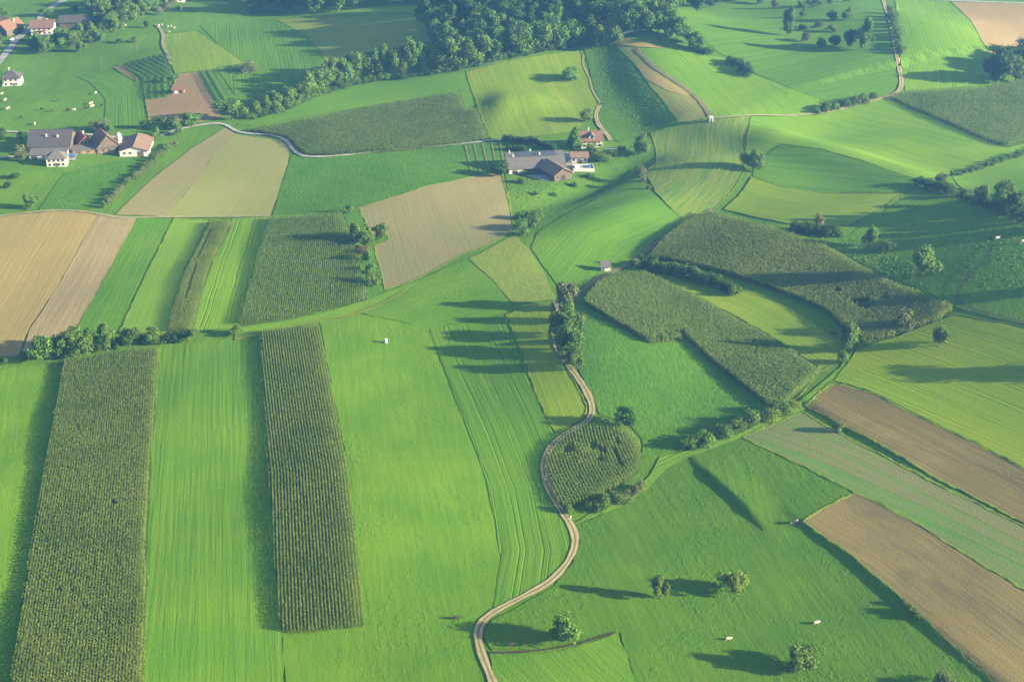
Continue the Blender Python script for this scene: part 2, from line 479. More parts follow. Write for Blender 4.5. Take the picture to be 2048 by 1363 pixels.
M['lime'] = field_mat('lime_meadow', (.105, .18, .016), (.145, .205, .018), (.075, .15, .014), (1.6, 70, .75), bump=.7, tram=(11, .35, .2, (.05, .10, .012)))
M['yellowmown'] = field_mat('yellow_mown', (.10, .175, .024), (.135, .19, .03), (.065, .14, .02), (1.6, 60, .8), bump=.6, patch=((.08, .155, .02), 16, .52, .7))
M['shear'] = field_mat('striped_regrowth', (.045, .13, .04), (.07, .15, .05), (.14, .165, .07), (2.0, 40, .85), bump=.9, curve=5, patch=((.03, .10, .04), 9, .52, .7))
M['stubble'] = field_mat('stubble', (.36, .28, .13), (.30, .23, .11), (.25, .195, .09), (1.3, 120, .7), patch=((.15, .12, .07), 16, .62, .85), bump=.45)
M['greystub'] = field_mat('harrowed_tan', (.31, .25, .16), (.37, .30, .2), (.22, .175, .11), (1.4, 100, .8), patch=((.17, .14, .095), 14, .54, .7), bump=.45)
M['tan'] = field_mat('tan_regrowth', (.25, .215, .12), (.19, .20, .09), (.28, .235, .14), (1.0, 90, .7), patch=((.15, .16, .06), 14, .5, .7), bump=.4)
M['tangreen'] = field_mat('tan_green', (.215, .22, .11), (.26, .24, .13), (.15, .19, .075), (1.3, 100, .7), bump=.35)
M['brown'] = field_mat('ploughed_brown', (.18, .142, .062), (.22, .176, .08), (.11, .09, .045), (1.2, 70, .8), patch=((.085, .07, .045), 16, .5, .75), bump=.9, fine=.5)
M['brown2'] = field_mat('harrowed_brown', (.215, .17, .08), (.25, .198, .095), (.14, .112, .055), (1.2, 50, .5), patch=((.10, .085, .05), 17, .47, .85), bump=.7, fine=.5)
M['greenrows'] = field_mat('vegetable_rows', (.055, .165, .06), (.05, .14, .055), (.20, .175, .10), (2.4, 120, 1.15), bump=1.0, fine=.5, patch=((.04, .13, .04), 12, .52, .6))
M['hillside'] = field_mat('rough_hillside', (.052, .13, .02), (.07, .15, .022), (.032, .09, .016), (1.5, 5, .6), bump=1.0)
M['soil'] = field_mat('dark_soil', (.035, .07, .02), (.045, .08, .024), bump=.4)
M['verge'] = field_mat('verge_grass', (.085, .15, .03), (.12, .165, .04), (.06, .12, .02), (1.0, 8, .5), bump=.9)
M['margin'] = field_mat('margin_grass', (.06, .12, .015), (.10, .15, .02), (.04, .08, .012), (1.0, 8, .5), bump=.9)
M['corn'] = leaf_mat('maize_leaf', (.165, .24, .038), (.225, .315, .062), ((.26, .28, .08), .10), .45, 0, .4)
M['cornedge'] = M['corn']
M['berry'] = leaf_mat('fruit_row_leaf', (.028, .075, .02), (.06, .12, .03), None, .2, 0)
M['tuft'] = leaf_mat('tussock_grass', (.06, .14, .014), (.105, .19, .018), None, .15, 0)
M['tuft2'] = leaf_mat('hill_tussock', (.06, .135, .018), (.09, .17, .022), None, .15, 0)

def track_mat(name, stone, grass, mid=.3, amt=1.0):
    m, nt, b = new_mat(name, .95, .05); q = NT(nt)
    uv = q.n('ShaderNodeUVMap', uv_map='UVMap'); co = q.n('ShaderNodeNewGeometry')
    u = q.math('ABSOLUTE', q.n('ShaderNodeSeparateXYZ', [uv]))
    nz = q.noise(co, .9, 4.0, .7)
    un = q.math('ADD', u, q.math('MULTIPLY', q.math('SUBTRACT', nz, .5), .35))
    c = q.mix(q.ramp(q.noise(co, .25, 4.0), .35, .65), stone, tuple(v * .7 for v in stone))
    if mid: c = q.mix(q.math('MULTIPLY', q.math('SUBTRACT', 1.0, q.ramp(un, mid - .12, mid + .05)), amt), c, grass)
    c = q.mix(q.ramp(un, .82, .98), c, grass)
    nt.links.new(c, b.inputs['Base Color'])
    nt.links.new(q.n('ShaderNodeBump', {'Strength': .6, 'Distance': .2, 'Height': nz}), b.inputs['Normal'])
    return m
M['track'] = track_mat('gravel_track', (.33, .255, .155), (.11, .13, .035), .28, 1.0)
M['lane'] = track_mat('pale_lane', (.33, .32, .29), (.10, .15, .05), 0)
M['path'] = track_mat('field_path', (.30, .25, .16), (.10, .15, .03), .4, .7)
M['asphalt'] = track_mat('grey_road', (.26, .26, .26), (.10, .15, .05), 0)
M['yard'] = plain_mat('yard_concrete', (.24, .235, .225), .9, .3, .3)

# base terrain, fine where the picture looks, coarse beyond
def axis(fine, lo, hi, far):
    a = np.concatenate(fine); out = [a]
    st, v = 8.0, a[-1]; up = []
    while v < far[1]: v += st; st *= 1.28; up.append(v)
    st, v = 8.0, a[0]; dn = []
    while v > far[0]: v -= st; st *= 1.28; dn.append(v)
    return np.r_[dn[::-1], a, up]
ax = axis([np.arange(-480, -240, 4.), np.arange(-240, 240, 2.), np.arange(240, 484, 4.)], 0, 0, (-2900, 2900))
ay = axis([np.arange(270, 620, 2.), np.arange(620, 1400, 4.)], 0, 0, (-1500, 4600))
TX, TY = np.meshgrid(ax, ay)
nx, ny = len(ax), len(ay)
ii, jj = np.meshgrid(np.arange(nx - 1), np.arange(ny - 1))
b0 = (jj * nx + ii).ravel()
TF = np.stack([b0, b0 + 1, b0 + nx + 1, b0 + nx], -1)
TV = np.stack([TX.ravel(), TY.ravel(), H(TX, TY).ravel()], -1)
tag(link('terrain', mesh_np('terrain', TV, TF, M['terrain'], TV[:, :2], True)), 'rolling green farmland between the fields', 'ground', None, 'structure')

V_ = [(1010, 1363), (1010, 600)]
# --- foreground meadows and pastures
sheet('pasture', 'green tussocky pasture along the outer side of the first maize strip', [(-40, 745), (125, 722), (88, 950), (45, 1200), (20, 1420), (-60, 1420)], M['pasture'], [(60, 1300), (110, 750)])
sheet('meadow', 'smooth green strip of mown meadow between the two long maize strips', [(318, 690), (420, 683), (522, 668), (527, 750), (540, 950), (553, 1160), (566, 1300), (568, 1420), (270, 1420), (292, 1100), (303, 900)], M['meadow'], [(400, 1363), (420, 690)])
sheet('pasture', 'wide tussocky pasture with one white bale', [(640, 645), (720, 628), (855, 655), (890, 750), (930, 850), (965, 940), (990, 1050), (1000, 1120), (985, 1222), (955, 1250), (953, 1290), (990, 1420), (575, 1420), (565, 1275), (728, 1250), (712, 1080), (690, 900), (665, 780)], M['pasture'], [(880, 1363), (760, 660)])
sheet('meadow', 'mown meadow with curving wheel lines beside the gravel track', [(858, 660), (940, 645), (1012, 628), (1040, 700), (1062, 760), (1110, 862), (1150, 850), (1110, 880), (1085, 915), (1085, 950), (1105, 1000), (1140, 1050), (1148, 1085), (1135, 1120), (1095, 1160), (1000, 1212), (985, 1222), (1001, 1120), (992, 1050), (967, 940), (932, 850), (892, 750)], M['lined'], [(1010, 1215), (1030, 1100), (1010, 980), (960, 850), (915, 750), (880, 660)], 2)
sheet('meadow', 'yellowish mown strip beside the hedge and gravel track', [(1012, 630), (1060, 612), (1106, 608), (1110, 690), (1130, 730), (1160, 785), (1174, 815), (1168, 838), (1112, 866), (1090, 830), (1062, 760), (1040, 700)], M['yellowmown'], [(1120, 860), (1080, 750), (1040, 640)], 2, margin=M['margin'])
sheet('meadow', 'bottom edge meadow inside the bend of the gravel track', [(975, 1300), (1060, 1308), (1130, 1300), (1232, 1268), (1250, 1300), (1290, 1420), (1010, 1420)], M['meadow'], [(1240, 1363), (1140, 1270)], 2)
sheet('pasture', 'large tussocky pasture with scattered fruit trees and cows', [(1160, 1085), (1150, 1050), (1180, 1040), (1240, 1010), (1285, 985), (1300, 950), (1330, 920), (1375, 905), (1480, 870), (1560, 905), (1720, 990), (1605, 1040), (1700, 1110), (1800, 1195), (1890, 1280), (2040, 1400), (1290, 1420), (1240, 1265), (1130, 1295), (985, 1300), (965, 1270), (985, 1240), (1060, 1200), (1110, 1170), (1145, 1125)], M['cowpasture'], [(1700, 1363), (1420, 950)])
sheet('meadow', 'grass headland running below the shrub row', [(1300, 950), (1320, 915), (1380, 900), (1480, 865), (1590, 810), (1680, 735), (1710, 690), (1690, 750), (1600, 828), (1490, 873), (1385, 912), (1335, 935), (1300, 975), (1240, 1015), (1170, 1040), (1150, 1045), (1200, 1018), (1262, 990)], M['bright'], [(1300, 960), (1590, 820)], 2)
# --- right hand side
sheet('ploughed_field', 'dark brown ploughed strip below the lime green meadow', [(1663, 765), (1740, 785), (1860, 845), (1960, 893), (2090, 962), (2090, 1068), (1960, 1000), (1870, 955), (1780, 900), (1700, 858), (1608, 812)], M['brown'], [(1640, 790), (1850, 895), (2090, 1015)], 2, margin=M['verge'])
sheet('harrowed_field', 'pale brown harrowed field in the near corner', [(1603, 1043), (1650, 1015), (1706, 987), (1760, 1005), (1830, 1045), (1900, 1090), (2090, 1207), (2120, 1430), (2040, 1412), (1985, 1366), (1890, 1280), (1800, 1195), (1700, 1110)], M['brown2'], [(1650, 1015), (1800, 1100), (2040, 1280)], 2, margin=M['verge'])
sheet('vegetable_field', 'field of thin green crop rows with bare reddish soil between', [(1485, 875), (1540, 850), (1605, 825), (1680, 868), (1780, 920), (1870, 968), (1960, 1010), (2090, 1075), (2090, 1205), (1900, 1090), (1830, 1045), (1720, 990), (1600, 930)], M['greenrows'], [(1500, 872), (1640, 925), (1850, 1020), (2090, 1140)], 2, margin=M['verge'])
sheet('meadow', 'lime green meadow with long mowing lines above the brown strip', [(1668, 762), (1695, 730), (1715, 698), (1800, 672), (1910, 630), (2000, 645), (2110, 668), (2110, 968), (1960, 890), (1860, 842), (1740, 782)], M['lime'], [(1690, 745), (1850, 810), (2110, 920)], 2, margin=M['margin'])
sheet('meadow', 'rough green meadow in front of the notched maize field', [(1170, 610), (1210, 640), (1300, 690), (1375, 680), (1450, 740), (1545, 812), (1480, 850), (1370, 895), (1285, 915), (1284, 880), (1262, 850), (1200, 830), (1188, 800), (1168, 760), (1150, 720), (1160, 660)], M['rough'], [(1300, 880), (1250, 680)], 1)
sheet('meadow', 'yellow striped mown strip between the maize fields', [(1300, 545), (1400, 562), (1480, 580), (1560, 605), (1625, 640), (1682, 692), (1680, 720), (1640, 745), (1590, 800), (1565, 805), (1640, 735), (1540, 670), (1420, 605)], M['yellowmown'], [(1350, 565), (1500, 625), (1660, 715)], 1, margin=M['margin'])
sheet('pasture', 'shaded pasture on the slope behind the big round tree', [(1700, 470), (1840, 375), (1950, 410), (2110, 460), (2110, 660), (2000, 640), (1910, 615), (1860, 585), (1790, 560), (1720, 525), (1640, 480)], M['hillside'], [(1900, 620), (1850, 420)], 1)
sheet('meadow', 'green field in front of the bright crest', [(1505, 352), (1512, 325), (1562, 290), (1640, 300), (1720, 322), (1830, 358), (1800, 385), (1650, 386), (1560, 374)], M['lined'], [(1520, 350), (1650, 365), (1810, 380)], 1)
sheet('meadow', 'yellow mown slope below the solitary tree', [(1505, 354), (1560, 374), (1650, 387), (1800, 388), (1825, 372), (1760, 420), (1695, 452), (1575, 448), (1500, 432), (1448, 420), (1480, 390)], M['yellowmown'], [(1470, 410), (1600, 430), (1760, 410)], 2, margin=M['margin'])
sheet('meadow', 'bright green meadow on the sunny crest', [(1500, 234), (1630, 232), (1770, 198), (1790, 195), (1850, 226), (1930, 262), (2016, 296), (2060, 285), (2090, 290), (1960, 340), (1900, 352), (1832, 358), (1790, 345), (1720, 320), (1640, 298), (1562, 288), (1495, 318), (1490, 290)], M['bright'], [(1560, 285), (1700, 310), (1830, 350)], 1)
sheet('meadow', 'striped meadow of curving regrowth beside the solitary tree', [(1300, 266), (1360, 250), (1420, 241), (1502, 232), (1492, 295), (1488, 345), (1462, 385), (1425, 420), (1370, 442), (1345, 420), (1312, 385), (1290, 345), (1315, 325), (1310, 295)], M['shear'], [(1480, 250), (1475, 330), (1450, 380), (1400, 425)], 1, round_=False, margin=M['margin'])
sheet('meadow', 'green meadow on the low spur with a hut', [(1062, 495), (1075, 465), (1130, 430), (1200, 395), (1292, 372), (1330, 410), (1368, 440), (1300, 490), (1265, 522), (1190, 560), (1150, 580), (1118, 575), (1085, 530)], M['meadow'], [(1120, 560), (1200, 470), (1330, 420)], 1)
sheet('meadow', 'pale rough pasture wedge above the hedge corner', [(938, 518), (1030, 470), (1058, 498), (1085, 540), (1113, 600), (1025, 607), (985, 560)], field_mat('pale_pasture', (.10, .18, .05), (.13, .19, .06), (.15, .15, .06), (2, 4, .5), bump=.8), [(1000, 600), (960, 520)], 2)
sheet('pasture', 'tussocky pasture between the tan field and the hedge', [(720, 626), (780, 600), (840, 560), (935, 518), (985, 562), (1024, 608), (1010, 626), (930, 645), (855, 655)], M['pasture'], [(760, 620), (960, 560)], 1)
# --- left fields
sheet('stubble_field', 'golden stubble field at the edge', [(-60, 442), (0, 434), (120, 421), (197, 428), (150, 510), (105, 590), (62, 650), (35, 712), (-60, 725)], M['stubble'], [(40, 690), (110, 560), (180, 430)], 1)
sheet('harrowed_field', 'pale pinkish tan harrowed strip beside the stubble field', [(197, 428), (275, 436), (215, 545), (150, 660), (100, 690), (40, 715), (62, 655), (105, 592), (150, 512)], M['greystub'], [(100, 680), (180, 545), (240, 432)], 2)
sheet('meadow', 'smooth green strip beside the harrowed strip', [(275, 436), (348, 437), (292, 550), (238, 665), (150, 662), (215, 545)], M['meadow'], [(190, 660), (310, 437)], 1)
sheet('meadow', 'pale green strip with a yellow edge before the narrow maize strip', [(348, 437), (420, 440), (375, 530), (350, 600), (335, 665), (238, 668), (292, 550)], field_mat('pale_strip', (.08, .18, .03), (.07, .165, .03), (.13, .19, .05), (3.0, 80, .5), bump=.4), [(245, 665), (348, 437)], 2, margin=M['margin'])
sheet('meadow', 'bright green strip between narrow maize strip and maize block', [(466, 437), (540, 433), (505, 540), (476, 655), (385, 662), (407, 570), (432, 500)], M['bright'], [(430, 660), (500, 437)], 1)
sheet('stubble_field', 'tan field with faint green rows below the lane bend', [(468, 268), (500, 274), (560, 280), (579, 295), (575, 330), (557, 385), (541, 432), (335, 433), (380, 375), (420, 320)], M['tangreen'], [(400, 430), (520, 280)], 1)
sheet('stubble_field', 'narrow brownish tan strip pointing at the lane bend', [(450, 256), (470, 267), (420, 320), (380, 375), (335, 433), (230, 430), (300, 362), (380, 300)], M['tan'], [(270, 430), (455, 262)], 2)
sheet('stubble_field', 'tan field with tree shadows below the middle farm', [(717, 416), (800, 390), (860, 371), (940, 355), (1002, 344), (1015, 390), (1029, 462), (985, 485), (930, 507), (830, 560), (770, 581), (755, 520), (748, 492), (778, 480), (775, 470), (742, 470)], M['tan'], [(900, 520), (850, 380)], 1, margin=M['verge'])
sheet('meadow', 'green meadow in front of the middle farm', [(577, 330), (582, 310), (600, 317), (640, 316), (780, 302), (1012, 282), (1010, 343), (940, 353), (860, 370), (715, 414), (690, 420), (545, 430), (558, 385)], M['rough'], [(600, 420), (620, 320)], 1)
sheet('meadow', 'meadow below the left farm', [(130, 345), (300, 305), (330, 310), (260, 360), (205, 415), (75, 425), (100, 385)], M['rough'], [(80, 420), (140, 345)], 1)
sheet('meadow', 'grass strip along the foot of the maize block', [(476, 655), (560, 645), (640, 628), (735, 600), (770, 585), (840, 560), (800, 592), (730, 625), (640, 645), (520, 665), (470, 675)], M['bright'], [(480, 665), (760, 600)], 2)
sheet('meadow', 'orchard grass between maize block and tan field', [(684, 422), (716, 416), (742, 470), (775, 470), (778, 480), (748, 492), (755, 520), (770, 583), (736, 602), (706, 475)], M['meadow'], [(740, 590), (700, 430)], 2)
# --- far left
sheet('meadow', 'yellow green mown field among the far meadows', [(322, 70), (395, 62), (440, 92), (492, 126), (440, 138), (350, 148), (342, 125), (330, 100)], M['yellowmown'], [(370, 145), (355, 66)], 1, margin=M['margin'])
sheet('bare_field', 'bare reddish brown patch beside the small hut', [(290, 200), (335, 192), (350, 165), (352, 150), (395, 144), (432, 212), (446, 236), (390, 246), (300, 248)], field_mat('bare_patch', (.30, .20, .13), (.25, .18, .11), (.2, .15, .09), (1.5, 30, .6), patch=((.12, .10, .07), 14, .66, .6), bump=.4), [(320, 240), (380, 150)], 1, margin=M['verge'])
sheet('bare_field', 'thin bare brown strip beside the fruit rows', [(226, 136), (246, 128), (278, 165), (262, 158)], field_mat('bare_strip', (.26, .18, .12), (.2, .15, .1), (.2, .15, .09), (1.5, 30, .6), bump=.4), [(235, 132), (270, 162)], 1, margin=M['verge'])
sheet('meadow', 'far meadow with dark mowing lines', [(208, 260), (212, 200), (180, 165), (150, 152), (225, 140), (262, 160), (285, 200), (295, 246), (270, 255)], M['lined'], [(250, 255), (250, 195), (215, 165), (160, 155)], 1)
sheet('meadow', 'far green meadow beside the wood shadow', [(400, 52), (480, 42), (555, 40), (610, 70), (640, 100), (655, 132), (600, 160), (540, 180), (470, 190), (450, 160), (430, 135), (492, 126), (440, 92)], M['lined'], [(480, 180), (470, 60)], 1)
sheet('harrowed_field', 'brown field in the shade of the far wood', [(552, 40), (660, 36), (800, 29), (880, 33), (955, 52), (900, 72), (800, 100), (700, 118), (656, 133), (640, 100), (610, 70)], field_mat('brown_regrowth', (.11, .165, .05), (.15, .18, .07), (.09, .15, .04), (1.5, 50, .5), bump=.4), [(660, 130), (600, 45)], 1, margin=M['verge'])
sheet('meadow', 'far green meadow between two woods', [(480, 42), (552, 38), (660, 35), (800, 28), (880, 32), (860, 8), (700, 20), (600, 38), (520, 40)], M['bright'], [(560, 38), (850, 20)], 2)
sheet('meadow', 'long green meadow below the tree line', [(470, 250), (548, 228), (640, 190), (700, 172), (850, 152), (935, 145), (955, 212), (930, 215), (920, 180), (780, 205), (600, 235), (500, 252)], M['meadow'], [(520, 245), (900, 165)], 1)
# --- hill in the middle distance
sheet('meadow', 'yellow green mown slope above the middle farm', [(932, 146), (1000, 126), (1090, 110), (1160, 100), (1175, 145), (1190, 190), (1203, 225), (1155, 262), (1090, 272), (980, 279), (955, 215)], M['yellowmown'], [(1000, 275), (950, 150)], 2, margin=M['margin'])
sheet('hillside', 'steep rough hillside in half shade', [(1168, 98), (1228, 88), (1268, 130), (1300, 175), (1345, 228), (1362, 245), (1300, 268), (1240, 285), (1215, 275), (1195, 235), (1205, 210), (1188, 175)], M['hillside'], [(1200, 260), (1330, 180)], 2)
sheet('meadow', 'bright meadow on the hill above the ridge track', [(1275, 96), (1330, 98), (1400, 108), (1450, 118), (1480, 145), (1510, 150), (1640, 200), (1632, 228), (1502, 232), (1420, 238), (1400, 205), (1365, 175), (1310, 135)], M['bright'], [(1300, 105), (1420, 220)], 1)
sheet('meadow', 'pale striped strip along the ridge top', [(1230, 90), (1275, 96), (1310, 137), (1365, 177), (1400, 207), (1418, 237), (1358, 246), (1335, 215), (1300, 172), (1270, 130)], field_mat('ridge_strip', (.12, .18, .05), (.17, .19, .07), (.30, .24, .12), (1.2, 60, .55), bump=.6), [(1240, 95), (1300, 150), (1400, 235)], 1, margin=M['margin'])
sheet('straw_patch', 'golden straw patch on the ridge top by the wood', [(1226, 82), (1240, 76), (1300, 88), (1332, 97), (1280, 95), (1232, 89)], M['stubble'], [(1230, 85), (1325, 96)], 3)
sheet('straw_patch', 'golden straw streak along the ridge', [(1270, 128), (1292, 132), (1340, 165), (1385, 188), (1370, 192), (1330, 180), (1290, 158)], M['stubble'], [(1275, 130), (1380, 190)], 3)
sheet('meadow', 'orchard meadow on the far hill', [(1380, 52), (1520, 5), (1560, -30), (1752, -30), (1770, 20), (1785, 80), (1797, 165), (1780, 190), (1700, 205), (1640, 200), (1510, 148), (1440, 108), (1400, 75)], M['lined'], [(1420, 70), (1560, 60), (1770, 10)], 1)
sheet('meadow', 'bright far field beside the lane', [(1790, 0), (1900, 2), (1940, 40), (1965, 85), (1985, 112), (1985, 170), (1870, 178), (1810, 182), (1800, 120), (1800, 60)], M['bright'], [(1830, 170), (1850, 100), (1810, 0)], 1)
sheet('ploughed_field', 'pinkish brown field in the far corner', [(1902, 4), (2100, 10), (2100, 120), (1985, 112), (1966, 85), (1942, 42)], field_mat('pink_soil', (.34, .25, .15), (.29, .215, .13), (.25, .18, .11), (1.4, 60, .6), patch=((.2, .15, .11), 20, .6, .5), bump=.3), [(1960, 90), (1930, 10)], 2, margin=M['verge'])
sheet('meadow', 'small sunny meadow behind the hedge', [(1905, 355), (1970, 330), (2100, 300), (2110, 440), (2040, 420), (1990, 400), (1930, 385)], M['bright'], [(1920, 370), (2080, 320)], 1)
sheet('meadow', 'orchard grass around the middle farm', [(1010, 345), (1030, 352), (1140, 350), (1240, 315), (1300, 270), (1315, 320), (1285, 350), (1200, 380), (1110, 425), (1070, 455), (1030, 460), (1016, 390)], M['hillside'], [(1040, 440), (1200, 330)], 1)

# --- roads and tracks
road('gravel_track', 'light gravel track winding past the oval maize patch', [(1000, 1400), (985, 1362), (968, 1320), (955, 1280), (957, 1250), (978, 1230), (1050, 1192), (1100, 1165), (1138, 1122), (1152, 1085), (1145, 1055), (1122, 1022), (1100, 985), (1088, 950), (1088, 920), (1105, 890), (1140, 862), (1172, 847), (1186, 830), (1183, 805), (1165, 770), (1130, 722), (1112, 692), (1108, 660)], 2.45, M['track'])
road('farm_track', 'brown earth track curving up between the maize fields', [(1110, 668), (1114, 645), (1130, 618), (1155, 592), (1190, 562), (1240, 538), (1270, 522), (1302, 495), (1360, 455), (1425, 420)], 2.5, track_mat('earth_track', (.14, .11, .075), (.07, .11, .03), .2, .4))
road('lane', 'pale asphalt lane bending round the far maize field', [(318, 274), (345, 263), (390, 253), (430, 247), (452, 250), (470, 262), (495, 268), (545, 271), (572, 282), (588, 302), (612, 314), (680, 312), (780, 301), (900, 291), (980, 282), (1020, 279)], 2.3, M['lane'])
road('lane', 'pale lane climbing past the far orchard', [(1758, -40), (1766, 0), (1783, 55), (1792, 105), (1801, 150), (1803, 172), (1792, 188), (1760, 198), (1700, 214), (1640, 227)], 2.5, M['track'])
road('field_path', 'thin field path along the sunny crest', [(1640, 227), (1580, 232), (1500, 231), (1425, 238)], 1.8, M['path'])
road('field_path', 'faint brown track down the ridge', [(1272, 98), (1290, 118), (1312, 138), (1345, 160), (1372, 178), (1400, 203), (1420, 234)], 2.6, track_mat('ridge_track', (.17, .135, .075), (.14, .17, .06), 0))
road('field_path', 'sunken footpath across the steep hillside', [(1168, 112), (1166, 130), (1180, 160), (1184, 180), (1200, 206)], 1.2, M['path'])
road('farm_lane', 'narrow pale lane behind the red roofed house', [(1200, 212), (1192, 228), (1196, 248), (1210, 265), (1222, 282)], 2.3, M['track'])
road('village_road', 'pale grey village road at the far corner', [(-30, 150), (0, 122), (22, 95), (35, 78), (60, 60), (78, 40), (100, 18), (130, 0), (150, -15)], 5.5, M['asphalt'])
road('lane', 'narrow path between the far fruit rows and yellow field', [(312, 50), (326, 68), (326, 90), (335, 110), (342, 130)], 2.2, M['path'])
road('field_path', 'grass edged path above the golden stubble field', [(-30, 437), (40, 428), (120, 421), (190, 427), (240, 436), (330, 435), (540, 433)], 2.0, M['path'])
road('field_path', 'worn path through the shaded pasture', [(2070, 652), (1995, 633), (1925, 612), (1913, 590), (1930, 560), (1962, 528), (1985, 490)], 1.1, track_mat('worn_path', (.10, .09, .05), (.05, .10, .015), .4, .8))
road('lane', 'pale lane along the far edge', [(1790, -3), (1900, 2), (2100, 9)], 4.0, M['lane'])
road('lane', 'pale lane past the left farm', [(-20, 262), (60, 266), (180, 270), (250, 278)], 2.6, M['lane'])
road('farm_lane', 'pale drive leading to the left farm', [(-20, 318), (30, 314), (62, 310)], 2.4, M['lane'])
road('verge', 'long dry grass verge beside the wide pasture', [(470, 680), (560, 660), (640, 640), (700, 632), (760, 610), (815, 580)], 2.2, M['verge'])
road('verge', 'dry grass verge along the notched field', [(1640, 740), (1600, 775), (1575, 800)], 3.0, M['verge'])
sheet('yard', 'pale concrete farmyard of the middle farm', [(1048, 352), (1110, 350), (1125, 330), (1122, 306), (1142, 306), (1152, 335), (1180, 335), (1150, 346), (1130, 360), (1085, 362)], M['yard'], None, 5, 'yard', jit=.1)
sheet('yard', 'pale concrete farmyard of the left farm', [(128, 322), (150, 322), (160, 300), (185, 296), (182, 288), (150, 292), (130, 300)], M['yard'], None, 5, 'yard', jit=.1)

road('ditch', 'thin dark ditch line across the bottom meadow', [(982, 1306), (1040, 1306), (1100, 1299), (1160, 1288), (1215, 1270), (1228, 1266)], .8, track_mat('ditch_soil', (.05, .04, .025), (.04, .06, .015), 0))
for q0, q1 in (((931, 291), (944, 348)), ((948, 289), (961, 346)), ((965, 288), (979, 345)), ((983, 286), (996, 344)), ((1000, 284), (1008, 330))):
    road('planting_row', 'thin reddish planting row in the meadow before the long barn', [q0, ((q0[0] + q1[0]) / 2, (q0[1] + q1[1]) / 2), q1], .55, track_mat('planting_soil', (.24, .14, .08), (.06, .13, .02), 0))
# a sharp little bank in the large pasture
w_ = guide([(1375, 914), (1400, 938), (1440, 976), (1480, 1014), (1527, 1062)])
d_ = np.gradient(w_, axis=0); d_ /= np.hypot(d_[:, 0], d_[:, 1])[:, None]; n_ = np.stack([-d_[:, 1], d_[:, 0]], -1)
t_ = np.linspace(0, 1, len(w_)); e_ = np.minimum(1, np.minimum(t_, 1 - t_) * 4 + .02)
V_ = []
for off, hh in ((-.5, -.1), (0, .4), (.3, .68), (2.5, .6), (7, .32), (15, -.12)):
    q = w_ + n_ * (off + rng.normal(0, .12, (len(w_), 1))); V_.append(np.column_stack([q, H(q[:, 0], q[:, 1]) + .2 + hh * e_ * (1 + rng.normal(0, .2, len(w_)))]))
V_ = np.stack(V_, 1).reshape(-1, 3); k_ = len(w_)
F_ = np.array([(i * 6 + j, i * 6 + j + 1, (i + 1) * 6 + j + 1, (i + 1) * 6 + j) for i in range(k_ - 1) for j in range(5)])[:, ::-1]
tag(link('grass_bank', mesh_np('grass_bank', V_, F_, M['cowpasture'], V_[:, :2], True)), 'steep grassy bank running down the large pasture', 'bank', None, 'structure')
# --- maize and fruit rows
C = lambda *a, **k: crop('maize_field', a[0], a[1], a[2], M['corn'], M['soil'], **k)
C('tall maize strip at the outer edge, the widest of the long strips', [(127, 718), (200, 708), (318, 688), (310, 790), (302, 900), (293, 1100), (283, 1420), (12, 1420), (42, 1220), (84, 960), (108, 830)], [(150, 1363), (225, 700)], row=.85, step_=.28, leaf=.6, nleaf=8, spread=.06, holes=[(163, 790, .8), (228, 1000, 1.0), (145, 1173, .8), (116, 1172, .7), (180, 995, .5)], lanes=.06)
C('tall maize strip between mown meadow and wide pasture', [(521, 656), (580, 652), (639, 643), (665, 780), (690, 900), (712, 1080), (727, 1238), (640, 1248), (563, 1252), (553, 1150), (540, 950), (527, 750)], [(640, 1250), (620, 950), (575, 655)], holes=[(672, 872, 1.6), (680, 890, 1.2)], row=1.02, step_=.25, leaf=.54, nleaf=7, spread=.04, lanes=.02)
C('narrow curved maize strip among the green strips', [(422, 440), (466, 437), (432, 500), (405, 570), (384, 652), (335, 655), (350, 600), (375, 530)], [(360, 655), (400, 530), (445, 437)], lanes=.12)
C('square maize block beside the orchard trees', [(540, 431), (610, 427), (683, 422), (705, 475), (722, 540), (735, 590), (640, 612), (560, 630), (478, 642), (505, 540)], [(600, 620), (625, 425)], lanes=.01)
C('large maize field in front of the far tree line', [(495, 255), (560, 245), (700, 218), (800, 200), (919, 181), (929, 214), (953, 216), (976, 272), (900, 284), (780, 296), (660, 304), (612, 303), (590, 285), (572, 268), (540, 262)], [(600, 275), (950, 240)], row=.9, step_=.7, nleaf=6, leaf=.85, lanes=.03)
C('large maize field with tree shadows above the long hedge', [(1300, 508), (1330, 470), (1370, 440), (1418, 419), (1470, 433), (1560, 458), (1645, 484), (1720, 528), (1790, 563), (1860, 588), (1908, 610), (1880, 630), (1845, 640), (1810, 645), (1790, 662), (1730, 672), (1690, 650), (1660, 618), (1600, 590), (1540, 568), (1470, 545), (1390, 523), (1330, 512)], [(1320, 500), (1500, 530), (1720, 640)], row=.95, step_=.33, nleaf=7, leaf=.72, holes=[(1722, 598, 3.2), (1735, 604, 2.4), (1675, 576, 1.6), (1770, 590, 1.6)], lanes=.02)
C('maize field with a notched lower edge', [(1169, 598), (1175, 585), (1195, 562), (1235, 541), (1290, 538), (1330, 558), (1420, 602), (1500, 648), (1560, 680), (1638, 735), (1600, 770), (1562, 803), (1535, 800), (1450, 735), (1375, 668), (1340, 672), (1300, 676), (1240, 640)], [(1180, 600), (1300, 675), (1550, 800)], row=.85, step_=.3, leaf=.64, nleaf=8, holes=[(1318, 668, 1.5), (1338, 662, 1.6), (1362, 660, 2.0)], lanes=.03)
